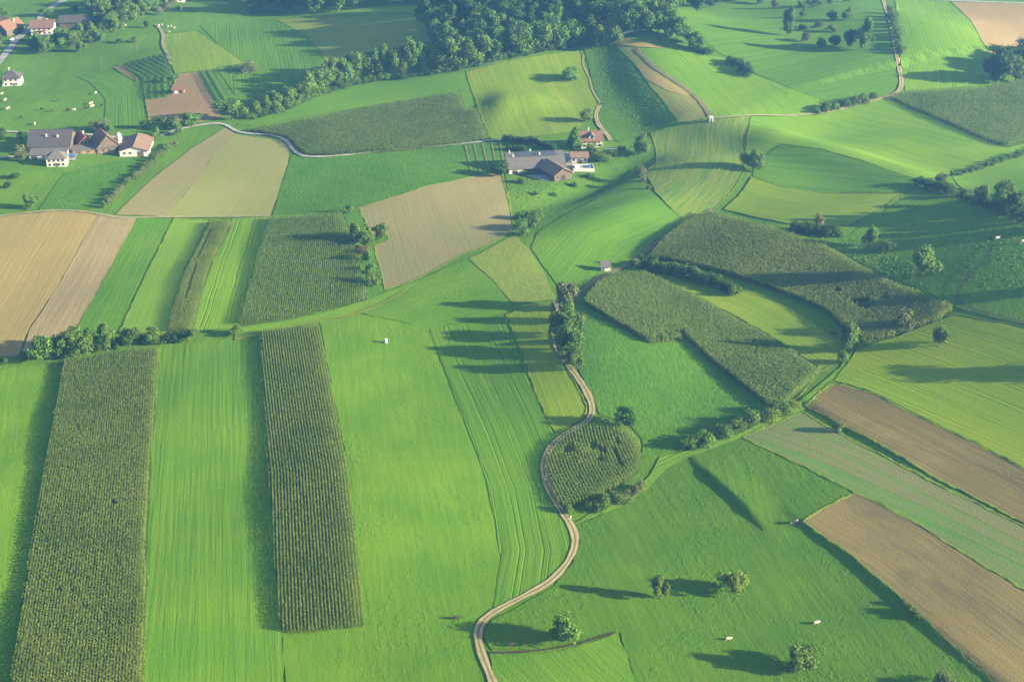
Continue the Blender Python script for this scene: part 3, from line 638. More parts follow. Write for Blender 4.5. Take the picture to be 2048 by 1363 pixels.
C('oval maize patch inside the track bend', [(1096, 945), (1092, 915), (1110, 885), (1137, 862), (1165, 847), (1200, 843), (1242, 848), (1268, 866), (1282, 895), (1281, 922), (1262, 945), (1228, 968), (1190, 985), (1150, 1000), (1120, 1000), (1106, 975)], [(1142, 1016), (1110, 955), (1088, 895), (1080, 850)], row=1.15, step_=.24, leaf=.54, nleaf=7, spread=.04, holes=[(1140, 893, 2.2), (1190, 885, 1.8), (1203, 911, 1.6), (1205, 893, 1.5), (1235, 877, 1.3)], round_=True, lanes=.02)
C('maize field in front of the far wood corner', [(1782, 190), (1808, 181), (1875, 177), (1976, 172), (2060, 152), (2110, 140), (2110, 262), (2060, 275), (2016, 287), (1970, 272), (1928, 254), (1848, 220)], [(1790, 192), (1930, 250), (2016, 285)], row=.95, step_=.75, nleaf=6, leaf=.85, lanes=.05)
BR = lambda *a, **k: crop('fruit_rows', a[0], a[1], a[2], M['berry'], M['meadow'], row=3.9, step_=.14, h=1.9, leaf=.7, nleaf=3, spread=.22, lanes=0, **k)
BR('slanted fruit rows in the far plantation', [(246, 126), (290, 114), (333, 104), (341, 125), (339, 150), (290, 152), (280, 152)], [(250, 128), (292, 152)], cat='fruit rows')
BR('upright fruit rows in the far plantation', [(282, 153), (339, 151), (336, 188), (312, 193), (290, 195)], [(300, 193), (298, 153)], cat='fruit rows')
BR('long fruit rows beside the bare brown patch', [(396, 143), (424, 138), (452, 190), (462, 212), (438, 218)], [(440, 215), (398, 142)], cat='fruit rows')

# --- tussocks standing in the pastures
tufts('grass_tussocks', 'dark grass tussocks in the wide pasture with one white bale', [(640, 645), (720, 628), (855, 655), (930, 850), (990, 1050), (980, 1222), (955, 1250), (990, 1420), (575, 1420), (565, 1275), (728, 1250), (690, 900)], 1300, M['tuft'], .26, .15, thr=0)
tufts('grass_tussocks', 'dark grass tussocks in the pasture beside the first maize strip', [(-40, 745), (80, 735), (50, 950), (10, 1200), (-30, 1420), (-60, 1420)], 400, M['tuft'], .25, .14)
tufts('grass_tussocks', 'dark grass tussocks in the large pasture with fruit trees', [(1290, 975), (1375, 915), (1480, 875), (1700, 990), (1605, 1040), (1800, 1195), (2040, 1400), (1400, 1400), (1260, 1180)], 1500, M['tuft'], .27, .17, thr=0)
tufts('grass_tussocks', 'grass tussocks between tan field and hedge', [(740, 624), (840, 565), (935, 522), (985, 562), (1020, 608), (930, 640), (855, 650)], 1100, M['tuft'], .27, .17)
tufts('grass_tussocks', 'ragged tussocks on the steep hillside', [(1175, 105), (1228, 92), (1345, 232), (1300, 266), (1225, 275), (1200, 230)], 2200, M['tuft2'], .55, .3, 18, -.5)
tufts('grass_tussocks', 'ragged tussocks below the big round tree', [(1640, 475), (1720, 480), (1830, 530), (1870, 585), (1790, 556), (1720, 522)], 800, M['tuft2'], .5, .28, 14, -.3)
tufts('grass_tussocks', 'ragged tussocks on the knoll by the far hedge', [(1880, 470), (1980, 425), (2060, 450), (2060, 600), (1900, 560)], 500, M['tuft2'], .5, .25, 14, -.1)
tufts('grass_tussocks', 'rough grass around the middle farm orchard', [(1012, 360), (1140, 352), (1290, 275), (1300, 320), (1200, 375), (1040, 455)], 1600, M['tuft2'], .5, .28, 14, -.3)
# ------------------------------------------------------------------ trees and shrubs
M['leaf'] = leaf_mat('broad_leaf', (0.042, 0.090, 0.013), (0.118, 0.201, 0.025))
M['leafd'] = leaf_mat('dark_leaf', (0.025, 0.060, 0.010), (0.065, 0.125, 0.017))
M['leafp'] = leaf_mat('pale_leaf', (0.071, 0.096, 0.034), (0.162, 0.182, 0.065))
M['leafy'] = leaf_mat('yellow_leaf', (0.086, 0.141, 0.015), (0.184, 0.238, 0.030))
M['leafr'] = leaf_mat('reddish_leaf', (.12, .09, .04), (.20, .16, .075))
M['leafg'] = leaf_mat('grey_green_leaf', (0.054, 0.110, 0.016), (0.120, 0.193, 0.027))
M['bark'] = plain_mat('bark', (.14, .11, .08), .9, .4, 3)

def crown_mesh(name, kind, nleaf, mat, seed):
    """leaf clumps through a crown one unit wide and one unit tall, standing on z = 0"""
    r = np.random.default_rng(seed)
    lob = []
    if kind == 'round':
        lob = [(r.normal(0, .18), r.normal(0, .18), .26 + .58 * r.random(), .13 + .11 * r.random()) for _ in range(19)] + [(0, 0, .55, .30)]
    elif kind == 'tall':
        for k in range(16):
            z = .2 + .72 * k / 15; w = .26 * math.sin(math.pi * (.18 + .74 * k / 15)) + .05
            lob.append((r.normal(0, w * .7), r.normal(0, w * .7), z, .12 + .09 * r.random()))
    elif kind == 'willow':
        for k in range(16):
            a = r.random() * 6.28; z = .3 + .52 * r.random(); w = .24 * (1.1 - .4 * z)
            lob.append((w * math.cos(a), w * math.sin(a), z, .13 + .09 * r.random()))
    elif kind == 'conifer':
        for k in range(14):
            z = .12 + .8 * k / 13; w = .34 * (1 - z) + .03
            a = r.random() * 6.28
            lob.append((w * .6 * math.cos(a), w * .6 * math.sin(a), z, .08 + .22 * (1 - z)))
    elif kind == 'two':
        lob = [(-.14 + r.normal(0, .09), r.normal(0, .1), .45 + .47 * r.random(), .13 + .07 * r.random()) for _ in range(10)] + \
              [(.24 + r.normal(0, .06), r.normal(0, .08), .3 + .28 * r.random(), .11 + .05 * r.random()) for _ in range(6)]
    else:                                            # bush
        lob = [(r.normal(0, .2), r.normal(0, .2), .22 + .42 * r.random(), .16 + .12 * r.random()) for _ in range(11)] + [(0, 0, .4, .3)]
    per = np.array([l[3] ** 2 for l in lob]); per = (per / per.sum() * nleaf).astype(int)
    C_, N_, S_ = [], [], []
    for (x, y, z, rad), k in zip(lob, per):
        d = r.normal(0, 1, (k, 3)); d /= np.linalg.norm(d, axis=1)[:, None]
        rr = rad * (1 - .55 * r.random(k) ** 2.2) * (1 + .12 * r.normal(0, 1, k))
        st = 1.25 if kind in ('willow',) else 1.0
        C_.append(np.array([x, y, z]) + d * rr[:, None] * np.array([1, 1, st])); N_.append(d + r.normal(0, .55, (k, 3)))
        S_.append(np.full(k, .026 + .022 * rad) * r.uniform(.7, 1.5, k))
    c, nn, s = np.concatenate(C_), np.concatenate(N_), np.concatenate(S_)
    lo = .1 if kind != 'bush' else .0
    m = c[:, 2] > lo; c, nn, s = c[m], nn[m], s[m]
    nn /= np.linalg.norm(nn, axis=1)[:, None]
    a = np.cross(nn, r.normal(0, 1, nn.shape)); a /= np.linalg.norm(a, axis=1)[:, None]; b = np.cross(nn, a)
    a *= s[:, None]; b *= s[:, None]
    if kind == 'willow': b[:, 2] *= 1.2
    k1, k2 = r.uniform(.5, 1, (2, len(c), 1))
    V = np.stack([c - a * k1, c - b, c + a, c + b * k2], 1).reshape(-1, 3)
    return mesh_np(name, V, np.arange(len(V)).reshape(-1, 4), mat)

def trunk_mesh(name, seed, top=.6, rad=.035):
    r = random.Random(seed); bm = bmesh.new()
    def limb(pts, r0, r1, n=7):
        rings = []
        for i, p in enumerate(pts):
            t = i / (len(pts) - 1); q = r0 + (r1 - r0) * t
            rings.append([bm.verts.new((p[0] + q * math.cos(6.283 * k / n), p[1] + q * math.sin(6.283 * k / n), p[2])) for k in range(n)])
        for a, b in zip(rings, rings[1:]):
            for k in range(n): bm.faces.new((a[k], a[(k + 1) % n], b[(k + 1) % n], b[k]))
    limb([(0, 0, -.06), (0, 0, .02), (r.uniform(-.01, .01), r.uniform(-.01, .01), .2), (r.uniform(-.03, .03), r.uniform(-.03, .03), top)], rad, rad * .35)
    for k in range(5):
        a = k * 1.26 + r.random(); z0 = .18 + .06 * k; L = .2 + .1 * r.random()
        limb([(0, 0, z0), (L * .5 * math.cos(a), L * .5 * math.sin(a), z0 + .1), (L * math.cos(a), L * math.sin(a), z0 + .26)], rad * .45, rad * .12, 5)
    me = bpy.data.meshes.new(name); bm.to_mesh(me); bm.free(); me.materials.append(M['bark'])
    return me

PROTO = {}
def crowns(key, kind, mat, n, count):
    PROTO[key] = [crown_mesh('crown_' + key, kind, n, M[mat], 100 * len(PROTO) + i) for i in range(count)]
crowns('round', 'round', 'leaf', 4680, 4); crowns('roundd', 'round', 'leafd', 4680, 2); crowns('tall', 'tall', 'leaf', 4320, 4)
crowns('talld', 'tall', 'leafd', 3960, 2); crowns('willow', 'willow', 'leafp', 5040, 2); crowns('pale', 'round', 'leafp', 3960, 2)
crowns('yellow', 'round', 'leafy', 4680, 2); crowns('two', 'two', 'leafg', 3960, 1); crowns('conifer', 'conifer', 'leaf', 4680, 1)
crowns('grey', 'round', 'leafg', 4320, 3); crowns('red', 'round', 'leafr', 3240, 2); crowns('greytall', 'willow', 'leafg', 4680, 2)
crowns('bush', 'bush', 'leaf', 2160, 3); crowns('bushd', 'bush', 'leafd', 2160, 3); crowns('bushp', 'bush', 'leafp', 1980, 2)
crowns('bushy', 'bush', 'leafy', 1620, 1); crowns('bushg', 'bush', 'leafg', 2160, 3)
TRUNKS = [trunk_mesh('trunk', i) for i in range(4)]

def place(x, y, wpx, hpx):
    p = P1(x, y); m = mpp(p); dep = math.atan2(CAM_H - p.z, math.hypot(p.x, p.y))
    w = wpx * m
    h = max((hpx * m - .25 * w * math.sin(dep)) / math.cos(dep), .55 * w * .6)
    return p, w, h

def tree(x, y, wpx, hpx, key, label, cat='tree', group=None, name='deciduous_tree'):
    p, w, h = place(x, y, wpx, hpx)
    return tree_at(p, w, h, key, label, cat, group, name)

def tree_at(p, w, h, key, label, cat='tree', group=None, name='deciduous_tree'):
    t = empty(name, p, random.random() * 6.28 if key != 'two' else 0)
    tag(t, label, cat, group)
    w *= 1.12
    c = link('crown', random.choice(PROTO[key]), t); c.scale = (w, w * random.uniform(.9, 1.1), h)
    k = link('trunk', random.choice(TRUNKS), t); s = min(h, w * 1.25); k.scale = (s, s, h)
    return t

def shrub(x, y, wpx, hpx, key, label, group=None, name='shrub', cat='shrub', sink=.04):
    p, w, h = place(x, y, wpx, hpx)
    o = link(name, random.choice(PROTO[key])); o.location = p - Vector((0, 0, h * sink)); o.rotation_euler.z = random.random() * 6.28
    o.scale = (w * 1.1, w * random.uniform(.95, 1.15), h)
    return tag(o, label, cat, group)

def row_shrubs(pts, n, wpx, hpx, keys, label, group, jit=2.0):
    pts = np.array(pts, float); s = np.r_[0, np.cumsum(np.hypot(*np.diff(pts, axis=0).T))]
    for t in np.linspace(0, s[-1], n):
        x = np.interp(t, s, pts[:, 0]) + random.uniform(-jit, jit); y = np.interp(t, s, pts[:, 1]) + random.uniform(-jit, jit) * .4
        q = random.uniform(.8, 1.25)
        shrub(x, y, wpx * q, hpx * random.uniform(.8, 1.25), random.choice(keys), label, group)

# single trees, each told apart
for a in [
    (1131, 1281, 56, 56, 'grey', 'round leafy fruit tree whose shadow falls across the gravel track bend'),
    (1321, 1197, 38, 50, 'two', 'slim lopsided tree with two leafy lobes, standing in the shadow of a yellow green tree'),
    (1471, 1184, 52, 46, 'yellow', 'pale yellow green round tree in the large cow pasture'),
    (1600, 1339, 56, 54, 'grey', 'ragged grey green tree with a bare reddish patch, near the bottom edge'),
    (1881, 1376, 46, 32, 'pale', 'pale tree cut off by the bottom edge of the photo'),
    (1674, 864, 20, 22, 'yellow', 'small bright yellow green tree at the tip of the vegetable rows'),
    (1252, 855, 40, 46, 'roundd', 'dark round tree at the top of the oval maize patch'),
    (1133, 612, 46, 52, 'willow', 'pale willow standing over the dark hut'),
    (1696, 700, 42, 72, 'greytall', 'tall grey green poplar at the end of the yellow striped strip'),
    (1805, 658, 36, 42, 'pale', 'thin pale tree at the tip of the large maize field'),
    (1878, 692, 38, 44, 'grey', 'grey green tree alone on the upper edge of the lime meadow'),
    (1845, 548, 58, 60, 'grey', 'big broad tree on the shaded slope, the widest there'),
    (1741, 492, 32, 42, 'grey', 'rounded tree on the rough slope above the large maize field'),
    (1638, 462, 22, 38, 'red', 'small reddish brown tree rising out of the clipped hedge'),
    (1506, 338, 36, 44, 'grey', 'solitary round tree with a long shadow on the hill crest'),
    (1141, 161, 34, 28, 'grey', 'lone spreading tree on the yellow green slope above the farm'),
    (1149, 297, 34, 46, 'conifer', 'dense pointed dark tree beside the red roofed house'),
    (1182, 316, 28, 30, 'yellow', 'bright green bushy tree in front of the red roofed house'),
    (1172, 243, 24, 26, 'grey', 'small tree on the slope behind the red roofed house'),
    (1281, 311, 30, 44, 'grey', 'loose leafy tree at the edge of the striped meadow'),
    (998, 352, 34, 32, 'roundd', 'dark tree in the shade beside the long barn'),
    (701, 425, 18, 16, 'grey', 'small low tree at the far end of the orchard row'),
    (714, 487, 34, 50, 'round', 'tallest tree of the orchard row beside the maize block'),
    (729, 494, 26, 28, 'round', 'lower tree leaning against the tallest orchard tree'),
    (762, 481, 30, 36, 'round', 'lone round tree standing in the notch of the tan field'),
    (728, 510, 26, 22, 'red', 'reddish leaved tree in the orchard row'),
    (735, 527, 26, 30, 'grey', 'leafy tree directly below the reddish orchard tree'),
    (740, 547, 24, 26, 'round', 'dark tree second from the near end of the orchard row'),
    (745, 572, 30, 32, 'grey', 'nearest tree of the orchard row'),
    (471, 669, 24, 22, 'grey', 'small round tree alone on the grass verge above the maize strip'),
    (203, 262, 36, 26, 'pale', 'pale bushy tree behind the left farm'), (217, 266, 16, 22, 'round', 'small dark tree behind the orange gabled barn'),
    (41, 320, 24, 32, 'pale', 'pale tree on the drive of the left farm'), (45, 278, 20, 18, 'roundd', 'dark round tree left of the big grey barn'),
    (66, 278, 14, 12, 'roundd', 'little dark tree touching the big grey barn'), (5, 280, 18, 26, 'roundd', 'dark tree at the left edge beside the farm lane'),
    (60, 417, 28, 34, 'round', 'tree on the meadow in front of the left farm'), (32, 356, 20, 12, 'roundd', 'low dark tree on the left farm meadow'),
    (15, 376, 16, 14, 'roundd', 'small dark tree by the left edge below the farm'),
    (294, 258, 18, 22, 'round', 'tree next to the white walled barn'), (327, 259, 22, 28, 'round', 'first tree of the round crowned row on the lane'),
    (353, 259, 22, 30, 'round', 'middle tree of the round crowned row on the lane'), (380, 252, 36, 32, 'round', 'widest tree of the round crowned row on the lane'),
    (358, 270, 16, 26, 'grey', 'thin tree on the near side of the lane'), (312, 280, 18, 26, 'grey', 'small tree right of the white walled barn'),
    (349, 166, 14, 20, 'round', 'small tree at the end of the far plantation'),
    (241, 86, 16, 10, 'grey', 'low wide tree on the far meadow'), (271, 84, 18, 11, 'grey', 'low wide tree beside the electricity pole'),
    (294, 56, 12, 16, 'roundd', 'dark little tree below the far village wood'), (150, 24, 14, 13, 'roundd', 'round tree above the far village'),
    (95, 33, 24, 18, 'round', 'bushy tree beside the village road'), (5, 34, 16, 20, 'round', 'tree at the far left edge above the village'), (2, 100, 12, 34, 'round', 'tall tree at the left edge by the village road'),
    (8, 172, 10, 30, 'conifer', 'dark pointed tree beside the white hip roofed house'),
    (1576, 72, 24, 58, 'tall', 'tall column of foliage in the far orchard'), (1730, 100, 30, 62, 'tall', 'tallest tree of the far orchard'),
    (1700, 95, 28, 40, 'roundd', 'dark full tree left of the tallest orchard tree'), (1669, 93, 26, 24, 'roundd', 'round dark tree in the lower row of the far orchard'),
    (1641, 100, 15, 26, 'grey', 'narrow tree at the lower left of the far orchard'),
    (465, 240, 42, 44, 'round', 'large leafy tree on the lane bend below the tree line'),
    (840, 40, 20, 22, 'talld', 'dark tree at the foot of the far wood edge'),
]: tree(*a)
for i, (x, y, w, h) in enumerate([(1606, 36, 12, 22), (1628, 14, 28, 18), (1602, 13, 16, 12), (1610, 84, 20, 20), (1607, 61, 20, 14), (1636, 56, 22, 15), (1665, 41, 18, 22), (1694, 41, 20, 28), (1667, 64, 22, 15), (1548, 18, 14, 22), (1690, 4, 16, 16), (1660, 8, 14, 14), (1520, 8, 18, 18)]):
    tree(x, y, w, h, random.choice(['grey', 'pale', 'grey']), 'small rounded fruit tree in the far orchard', 'tree', 'small trees of the far orchard')

# tree rows and woods
def stand(pts, keys, label, group, name='deciduous_tree', widen=1.0):
    for x, y, w, h in pts: tree(x, y, w * widen, h, random.choice(keys), label, 'tree', group, name)
RT = ['round', 'round', 'tall', 'grey', 'roundd']
stand([(515, 230, 24, 28), (548, 223, 36, 38), (578, 213, 32, 42), (592, 208, 24, 30), (606, 201, 36, 38), (622, 192, 30, 50), (645, 183, 32, 50), (668, 173, 36, 58), (692, 166, 32, 54), (712, 161, 32, 62), (735, 158, 32, 58), (752, 155, 28, 56), (775, 151, 30, 64), (800, 152, 30, 62), (825, 149, 32, 70), (846, 146, 28, 60), (700, 156, 28, 46), (660, 168, 26, 44)], ['round', 'tall', 'round', 'grey'], 'leafy tree in the line running up to the wood', 'trees in the line below the wood', widen=1.1)
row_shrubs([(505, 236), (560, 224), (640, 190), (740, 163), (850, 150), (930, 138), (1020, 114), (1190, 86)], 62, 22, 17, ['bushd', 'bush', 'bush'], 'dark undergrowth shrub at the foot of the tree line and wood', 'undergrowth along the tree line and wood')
front = [(870, 142, 46, 60), (900, 139, 52, 62), (930, 134, 52, 62), (960, 127, 52, 66), (990, 118, 52, 62), (1020, 112, 46, 60), (1050, 105, 48, 64), (1085, 99, 48, 60), (1120, 93, 46, 58), (1150, 88, 44, 56), (1182, 82, 42, 52), (885, 128, 40, 56), (945, 118, 44, 56), (1005, 104, 42, 56)]
stand(front, ['round', 'round', 'tall', 'talld'], 'broad tree on the sunlit front edge of the large wood', 'trees on the front edge of the large wood', widen=1.1)
stand([(1206, 92, 36, 42), (1222, 90, 44, 40), (1190, 90, 26, 24), (1237, 64, 60, 66), (1270, 66, 48, 60), (1300, 66, 50, 62), (1330, 68, 46, 62), (1355, 78, 40, 46), (1374, 88, 32, 36), (1388, 97, 30, 34), (1398, 102, 24, 24)], ['round', 'tall', 'grey'], 'leafy tree on the wood corner above the straw patch', 'trees on the wood corner')
shrub(1410, 106, 32, 18, 'bushd', 'dark rounded shrub at the tip of the wood corner')
tree(1320, 48, 28, 26, 'yellow', 'yellowish tree in the wood corner')
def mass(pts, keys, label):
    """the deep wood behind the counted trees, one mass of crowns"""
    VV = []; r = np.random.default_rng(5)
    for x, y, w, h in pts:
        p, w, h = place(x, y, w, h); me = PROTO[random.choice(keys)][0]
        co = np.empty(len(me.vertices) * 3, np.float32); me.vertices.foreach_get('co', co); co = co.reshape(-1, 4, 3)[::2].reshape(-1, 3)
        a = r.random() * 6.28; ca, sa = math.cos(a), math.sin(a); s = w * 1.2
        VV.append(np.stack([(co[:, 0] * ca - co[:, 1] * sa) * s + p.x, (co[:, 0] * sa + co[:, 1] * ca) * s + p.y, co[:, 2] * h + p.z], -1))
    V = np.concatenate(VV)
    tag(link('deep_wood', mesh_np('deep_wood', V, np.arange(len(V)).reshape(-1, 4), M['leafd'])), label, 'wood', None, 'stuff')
def wood(poly, step_x, step_y, keys, label, group, size, nfront=999, masslabel=''):
    poly = np.array(poly, float); y = poly[:, 1].max(); k = 0; out = []
    while y > poly[:, 1].min():
        for x in np.arange(poly[:, 0].min() + (k % 2) * step_x / 2, poly[:, 0].max(), step_x):
            a, b = x + random.uniform(-.3, .3) * step_x, y + random.uniform(-.35, .35) * step_y
            if inside(np.array([a]), np.array([b]), poly)[0]:
                q = random.uniform(.8, 1.2); out.append((a, b, size[0] * q, size[1] * random.uniform(.85, 1.15)))
        y -= step_y; k += 1
    rank = sorted(out, key=lambda p: -p[1]); keep = rank[:nfront]; rest = rank[nfront:]
    stand(keep, keys, label, group)
    if rest: mass(rest, keys, masslabel)
    return len(out)
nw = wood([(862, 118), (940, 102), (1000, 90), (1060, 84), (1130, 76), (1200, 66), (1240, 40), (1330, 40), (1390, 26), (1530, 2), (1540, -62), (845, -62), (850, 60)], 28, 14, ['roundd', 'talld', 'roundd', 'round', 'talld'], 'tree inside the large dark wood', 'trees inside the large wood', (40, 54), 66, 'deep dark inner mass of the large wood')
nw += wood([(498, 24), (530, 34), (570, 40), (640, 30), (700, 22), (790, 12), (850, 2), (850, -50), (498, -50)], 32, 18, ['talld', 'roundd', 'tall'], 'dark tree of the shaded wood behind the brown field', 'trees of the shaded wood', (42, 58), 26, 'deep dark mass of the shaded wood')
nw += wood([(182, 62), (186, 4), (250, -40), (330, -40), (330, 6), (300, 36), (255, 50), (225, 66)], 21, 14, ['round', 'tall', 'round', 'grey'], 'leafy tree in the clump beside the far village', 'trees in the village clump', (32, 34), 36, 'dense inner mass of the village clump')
nw += wood([(45, 100), (60, 82), (100, 82), (150, 68), (185, 60), (212, 68), (195, 92), (160, 104), (100, 112), (60, 110)], 22, 13, ['round', 'grey', 'tall'], 'leafy tree in front of the far village houses', 'trees in front of the village', (24, 28))
stand([(1994, 166, 66, 66), (2030, 164, 42, 52), (2010, 138, 56, 48), (2046, 150, 56, 60), (2040, 128, 50, 48), (2078, 150, 60, 60), (2075, 120, 60, 56), (2110, 130, 60, 60)], ['round', 'roundd'], 'big full tree of the small wood at the right edge', 'trees of the small wood at the right edge')
stand([(332, 22, 20, 18), (345, 12, 18, 18), (318, 30, 18, 16), (360, 24, 12, 14), (312, 14, 20, 22)], ['pale', 'grey'], 'pale small tree at the end of the village clump', 'pale trees at the end of the village clump')

# hedges and shrub rows
def shrubs(pts, keys, label, group):
    for x, y, w, h in pts: shrub(x, y, w, h, random.choice(keys), label, group)
stand([(1136, 640, 36, 44), (1120, 668, 34, 46), (1140, 672, 38, 50), (1126, 698, 38, 52), (1146, 706, 36, 52), (1154, 736, 30, 46)], ['round', 'grey', 'round'], 'leafy tree of the thicket between hut and gravel track', 'trees of the thicket beside the gravel track')
shrubs([(1116, 642, 26, 24), (1130, 712, 28, 26), (1150, 716, 24, 24), (1118, 684, 24, 24), (1142, 728, 22, 24)], ['bush', 'bushg', 'bush'], 'leafy shrub of the thicket between hut and gravel track', 'thicket beside the gravel track')
row_shrubs([(1288, 534), (1330, 545), (1380, 557), (1430, 572), (1466, 586)], 17, 30, 30, ['bushd', 'bushd', 'bush'], 'dark shrub in the long hedge below the large maize field', 'long hedge below the large maize field')
shrub(1465, 590, 26, 28, 'bush', 'rounded green shrub at the near end of the long hedge')
shrub(1268, 526, 20, 14, 'bushy', 'small yellowish shrub at the upper end of the long hedge')
shrubs([(1385, 893, 44, 32), (1412, 884, 48, 34), (1446, 872, 38, 32), (1474, 858, 32, 34), (1506, 848, 42, 38), (1538, 838, 40, 34), (1562, 828, 40, 36), (1582, 818, 32, 30), (1545, 820, 26, 24)], ['bush', 'bush', 'bushy'], 'broad green shrub in the row below the rough green meadow', 'shrub row below the rough green meadow')
shrubs([(1196, 1018, 34, 28), (1216, 1012, 36, 34), (1238, 1004, 36, 34)], ['bushg'], 'grey green shrub in the clump under the oval maize patch', 'shrub clump under the oval maize patch')
shrubs([(1258, 994, 24, 22), (1272, 986, 24, 26), (1282, 976, 18, 24)], ['bushp'], 'pale shrub at the end of the clump under the oval maize patch', 'pale shrubs under the oval maize patch')
shrub(1134, 1024, 24, 24, 'bush', 'small shrub beside the white post on the gravel track')
shrubs([(1590, 462, 30, 26), (1606, 464, 32, 26), (1622, 466, 32, 26), (1638, 468, 30, 26), (1654, 470, 30, 26), (1668, 470, 26, 26)], ['bushd'], 'dense dark shrub of the clipped hedge below the yellow slope', 'clipped hedge below the yellow slope')
shrubs([(1766, 502, 22, 20), (1776, 500, 22, 24), (1682, 474, 18, 14)], ['bushg'], 'small grey green shrub on the rough slope', 'small shrubs on the rough slope')
shrubs([(1840, 372, 26, 26), (1856, 377, 28, 26), (1874, 382, 30, 28), (1892, 387, 32, 30), (1912, 393, 34, 28), (1932, 401, 34, 30), (1950, 407, 32, 28), (1968, 412, 32, 26), (1988, 420, 34, 28), (2010, 430, 36, 34), (2030, 438, 36, 36), (2050, 446, 40, 40), (2075, 455, 40, 40), (2100, 462, 40, 40)], ['bushd', 'bushd', 'bushg'], 'dark shrub in the thick hedge on the slope at the right edge', 'thick hedge at the right edge')
tree(1881, 366, 24, 22, 'pale', 'pale small tree rising over the thick hedge')
tree(1963, 412, 36, 44, 'grey', 'mid sized tree in the thick hedge, left of the tallest one')
tree(2009, 420, 44, 62, 'round', 'tallest tree in the thick hedge at the right edge')
tree(2038, 425, 36, 44, 'grey', 'tree in the thick hedge next to the photo edge')
row_shrubs([(1905, 353), (1950, 340), (2000, 324), (2070, 300)], 16, 14, 12, ['bush', 'bushg'], 'small shrub of the thin hedge at the far right', 'thin hedge at the far right')
shrubs([(1635, 227, 14, 18), (1650, 223, 26, 26), (1670, 219, 24, 24), (1690, 214, 22, 24), (1708, 211, 24, 26), (1726, 206, 24, 28), (1744, 199, 20, 22)], ['bush', 'bushg'], 'rounded shrub of the hedge along the lane bend', 'hedge along the lane bend')
shrubs([(1460, 127, 24, 20), (1475, 135, 28, 26), (1488, 144, 28, 28), (1497, 151, 26, 30)], ['bushd'], 'dark shrub of the short hedge on the sunny hill', 'short hedge on the sunny hill')
row_shrubs([(1779, 22), (1787, 50), (1793, 78), (1800, 108)], 14, 18, 18, ['bushg', 'bush'], 'shrub of the hedge beside the climbing lane', 'hedge beside the climbing lane')
row_shrubs([(208, 415), (250, 375), (300, 330), (350, 292)], 26, 14, 15, ['bushp', 'bushg'], 'pale tall shrub of the hedge below the left farm', 'hedge below the left farm')
shrub(495, 143, 40, 22, 'bushp', 'yellowish brown rounded thicket in the far meadow')
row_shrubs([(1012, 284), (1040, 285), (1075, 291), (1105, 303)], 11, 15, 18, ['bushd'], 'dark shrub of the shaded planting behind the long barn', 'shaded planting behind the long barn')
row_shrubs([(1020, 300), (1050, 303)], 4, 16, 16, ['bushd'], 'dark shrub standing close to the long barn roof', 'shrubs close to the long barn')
shrubs([(1044, 458, 30, 28), (1060, 452, 36, 30), (1074, 438, 28, 24), (1040, 438, 28, 24), (1050, 468, 24, 20)], ['bush', 'bushg', 'bush'], 'leafy shrub of the clump at the corner of the tan field', 'shrub clump at the corner of the tan field')
shrubs([(1044, 366, 20, 16), (1052, 348, 18, 12), (1128, 350, 18, 22), (1180, 356, 16, 16), (1148, 374, 16, 14), (1205, 322, 30, 26), (1222, 312, 26, 20), (1245, 300, 20, 12), (1110, 392, 14, 10), (1070, 390, 14, 10)], ['bushg', 'bush'], 'garden shrub around the middle farm', 'garden shrubs of the middle farm')
shrubs([(1283, 352, 16, 26), (1287, 362, 14, 18), (1296, 378, 10, 12)], ['bushp'], 'pale shrub on the edge of the striped meadow', 'shrubs on the edge of the striped meadow')
shrubs([(1688, 724, 22, 34), (1668, 668, 12, 14), (1712, 690, 18, 18), (1728, 688, 20, 16)], ['bush', 'bushg'], 'low shrub at the foot of the tall poplar', 'shrubs at the foot of the tall poplar')
shrubs([(1820, 1222, 20, 20), (1836, 1235, 18, 16), (1806, 1206, 14, 12)], ['bush'], 'low shrub on the bank of the harrowed field', 'shrubs on the bank of the harrowed field')
shrub(1826, 1226, 18, 14, 'bushd', 'dark shrub on the bank beside the reddish brush pile')
# the hedge row of trees above the widest maize strip
for a in [(88, 718, 58, 56, 'round', 'large round tree at the left end of the field hedge'), (148, 713, 54, 60, 'round', 'largest tree of the field hedge'), (180, 706, 36, 52, 'round', 'tree leaning on the largest tree of the field hedge'),
          (215, 701, 36, 54, 'tall', 'slender light green tree of the field hedge'), (260, 692, 34, 42, 'roundd', 'dark tree in the middle of the field hedge'), (310, 685, 34, 36, 'round', 'light green tree of the field hedge over the maize corner'), (378, 683, 30, 34, 'round', 'last round tree at the near end of the field hedge')]: tree(*a)
shrubs([(8, 728, 28, 22), (52, 718, 28, 22), (120, 716, 34, 40), (198, 702, 22, 22), (240, 692, 22, 26), (284, 687, 20, 26), (232, 697, 20, 18), (106, 716, 26, 28)], ['bush', 'bushd'], 'shrub filling the gaps of the field hedge', 'shrubs in the field hedge')
shrubs([(326, 685, 24, 24), (338, 684, 26, 24), (352, 684, 26, 26), (364, 684, 24, 26)], ['bushd'], 'dark clipped looking shrub of the field hedge', 'dark shrubs in the field hedge')
# trees standing just past the right edge; their shadows reach into the picture
for x, y, w, h in [(2130, 580, 50, 46), (2190, 740, 60, 70)]:
    tree(x, y, w, h, 'round', 'tree standing past the right edge of the shaded slope', 'tree', 'trees past the right edge')

